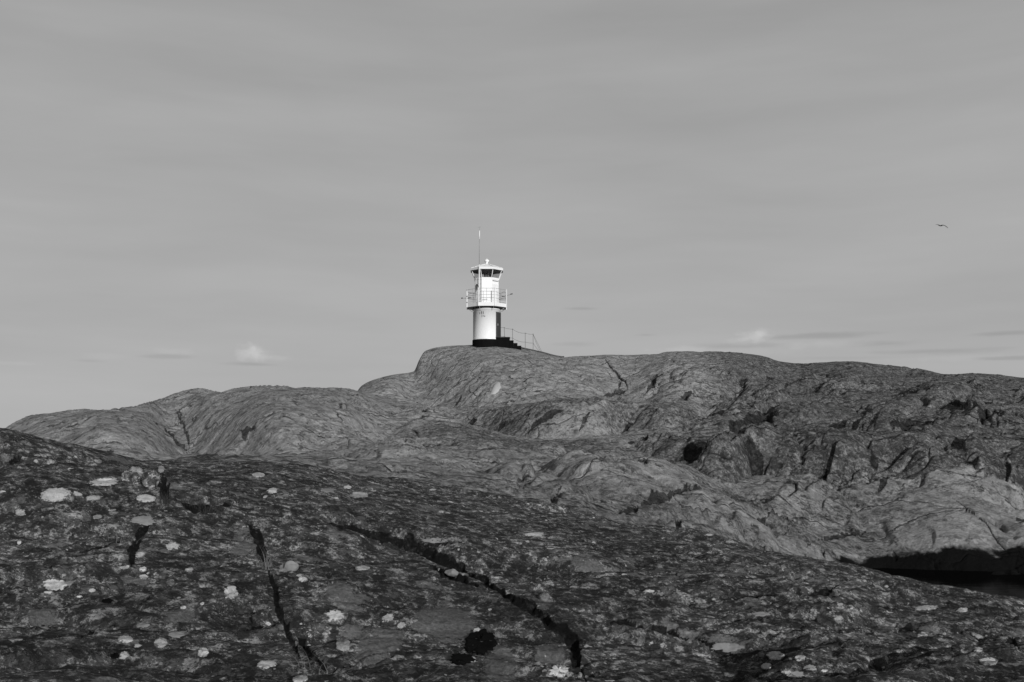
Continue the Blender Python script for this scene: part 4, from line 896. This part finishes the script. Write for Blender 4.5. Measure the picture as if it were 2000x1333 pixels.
# handrail
HR = thing('stair_handrail', 'thin grey chain handrail on slender posts beside the lighthouse steps', 'handrail', (LHX, LHY, z0))
posts = [(985, 639, 661), (1001.5, 642, 669), (1026.5, 650, 684), (1042, 652, 686)]
ry = .35
def hp(u, v, y=None): return Vector(((u - 950.5) * PX, ry if y is None else y, zz(v)))
for u, vt, vb in posts:
    bm = bmesh.new(); tube(bm, [hp(u + (1.2 if u < 990 else 0), vb + 3), hp(u, vt)], .018, 8); po = bobj('post', bm, M_CHAIN, HR)
    for q in (vt, vt + 17.5):
        bm = bmesh.new(); bmesh.ops.create_icosphere(bm, subdivisions=2, radius=.04 if q == vt else .03)
        for vv in bm.verts: vv.co += hp(u, q)
        bobj('knob', bm, M_CHAIN, po, True)
def chain(a, b, sag):
    pts = [a.lerp(b, i / 10) - Vector((0, 0, sag * 4 * (i / 10) * (1 - i / 10))) for i in range(11)]
    bm = bmesh.new(); tube(bm, pts, .013, 6); bobj('chain', bm, M_CHAIN, HR, True)
for dv in (0, 17.5):
    chain(hp(976.5, 639 + dv, .3), hp(985, 639 + dv), .0); chain(hp(985, 639 + dv), hp(1001.5, 642 + dv), .03)
    chain(hp(1001.5, 642 + dv), hp(1026.5, 650 + dv), .10); chain(hp(1026.5, 650 + dv), hp(1042, 652 + dv), .03)
chain(hp(1042, 652), hp(1057, 686), .12); chain(hp(1042, 669.5), hp(1056, 686.5), .08); chain(hp(1042, 652), hp(1060, 688), .0)

# cable and battens lying on the rock
def on_rock(name, label, cat, pts, r, mat, lift=.03):
    ps = []
    for (a, b), (c, d) in zip(pts, pts[1:]):
        for i in range(6): ps.append((a + (c - a) * i / 6, b + (d - b) * i / 6))
    ps.append(pts[-1]); P = []
    for u, v in ps:
        x = slope(u, v)[0] * 79.4; q, n = down(x, 79.4); P.append(q + Vector((0, 0, lift)))
    bm = bmesh.new(); tube(bm, P, r, 8); o = bobj(name, bm, mat, None, True); return tag(o, label, cat)
on_rock('cable', 'black cable running down the rock skyline from the foot of the steps', 'cable', [(1018, 680), (1060, 688), (1102, 699)], .045, M_DARK, .06)

# ------------------------------------------------------------------ gull
s_, t_ = slope(1837.5, 441.5); GY = 70.0
g_scale = 1.0
G = thing('gull', 'dark gull gliding with drooped wings in the sky at the right', 'bird', (s_ * GY, GY, ZC + t_ * GY))
g = GY / F * g_scale
bm = bmesh.new(); prof = [(-5.2, .25), (-4.3, .75), (-3.2, .85), (-2.2, 1.15), (-.6, 1.5), (1.2, 1.25), (2.6, .7), (3.6, .35)]; rings = []
for x, r in prof:
    rings.append([bm.verts.new((x * g, math.cos(k * math.pi / 5) * r * g * .8, (math.sin(k * math.pi / 5) * r * .75 + (.6 if x < -3 else .1)) * g)) for k in range(10)])
for a, b in zip(rings, rings[1:]):
    for k in range(10): bm.faces.new((a[k], a[(k + 1) % 10], b[(k + 1) % 10], b[k]))
bm.faces.new(rings[0]); bm.faces.new(rings[-1][::-1]); M_BIRD = painted('gull_plumage', .05, .8, .3, 20)
body = bobj('body', bm, M_BIRD, G, True)
def wing(pts):
    bm = bmesh.new(); rings = []
    for (x, y, z, c, th) in pts:
        rings.append([bm.verts.new((x * g + dx * c * g, y * g, z * g + dz * th * g)) for dx, dz in ((-.5, 0), (-.2, .5), (.3, .35), (.6, 0), (.1, -.2))])
    for a, b in zip(rings, rings[1:]):
        for k in range(5): bm.faces.new((a[k], a[(k + 1) % 5], b[(k + 1) % 5], b[k]))
    bm.faces.new(rings[0]); bm.faces.new(rings[-1][::-1]); return bobj('wing', bm, M_BIRD, G, True)
wing([(0, -.6, .5, 3.0, 1.4), (2.5, -3, .9, 2.8, 1.3), (5, -5, -.5, 2.5, 1.2), (7.5, -7, -3.2, 2.0, 1.1), (10.2, -9, -7.0, .7, .7)])
wing([(-.5, .6, .5, 3.0, 1.3), (-2.4, 3, 2.2, 2.6, 1.2), (-4.0, 5, 3.6, 2.2, 1.0), (-7.0, 8, 4.0, .6, .6)])
bm = bmesh.new(); tube(bm, [(-5.0 * g, 0, .6 * g), (-6.3 * g, 0, .4 * g)], .35 * g, 6, True, .1 * g); bobj('beak', bm, M_BIRD, G)
bm = bmesh.new(); box(bm, 3.2 * g, 5.0 * g, -.9 * g, .9 * g, -.05 * g, .2 * g); bobj('tail', bm, M_BIRD, G)
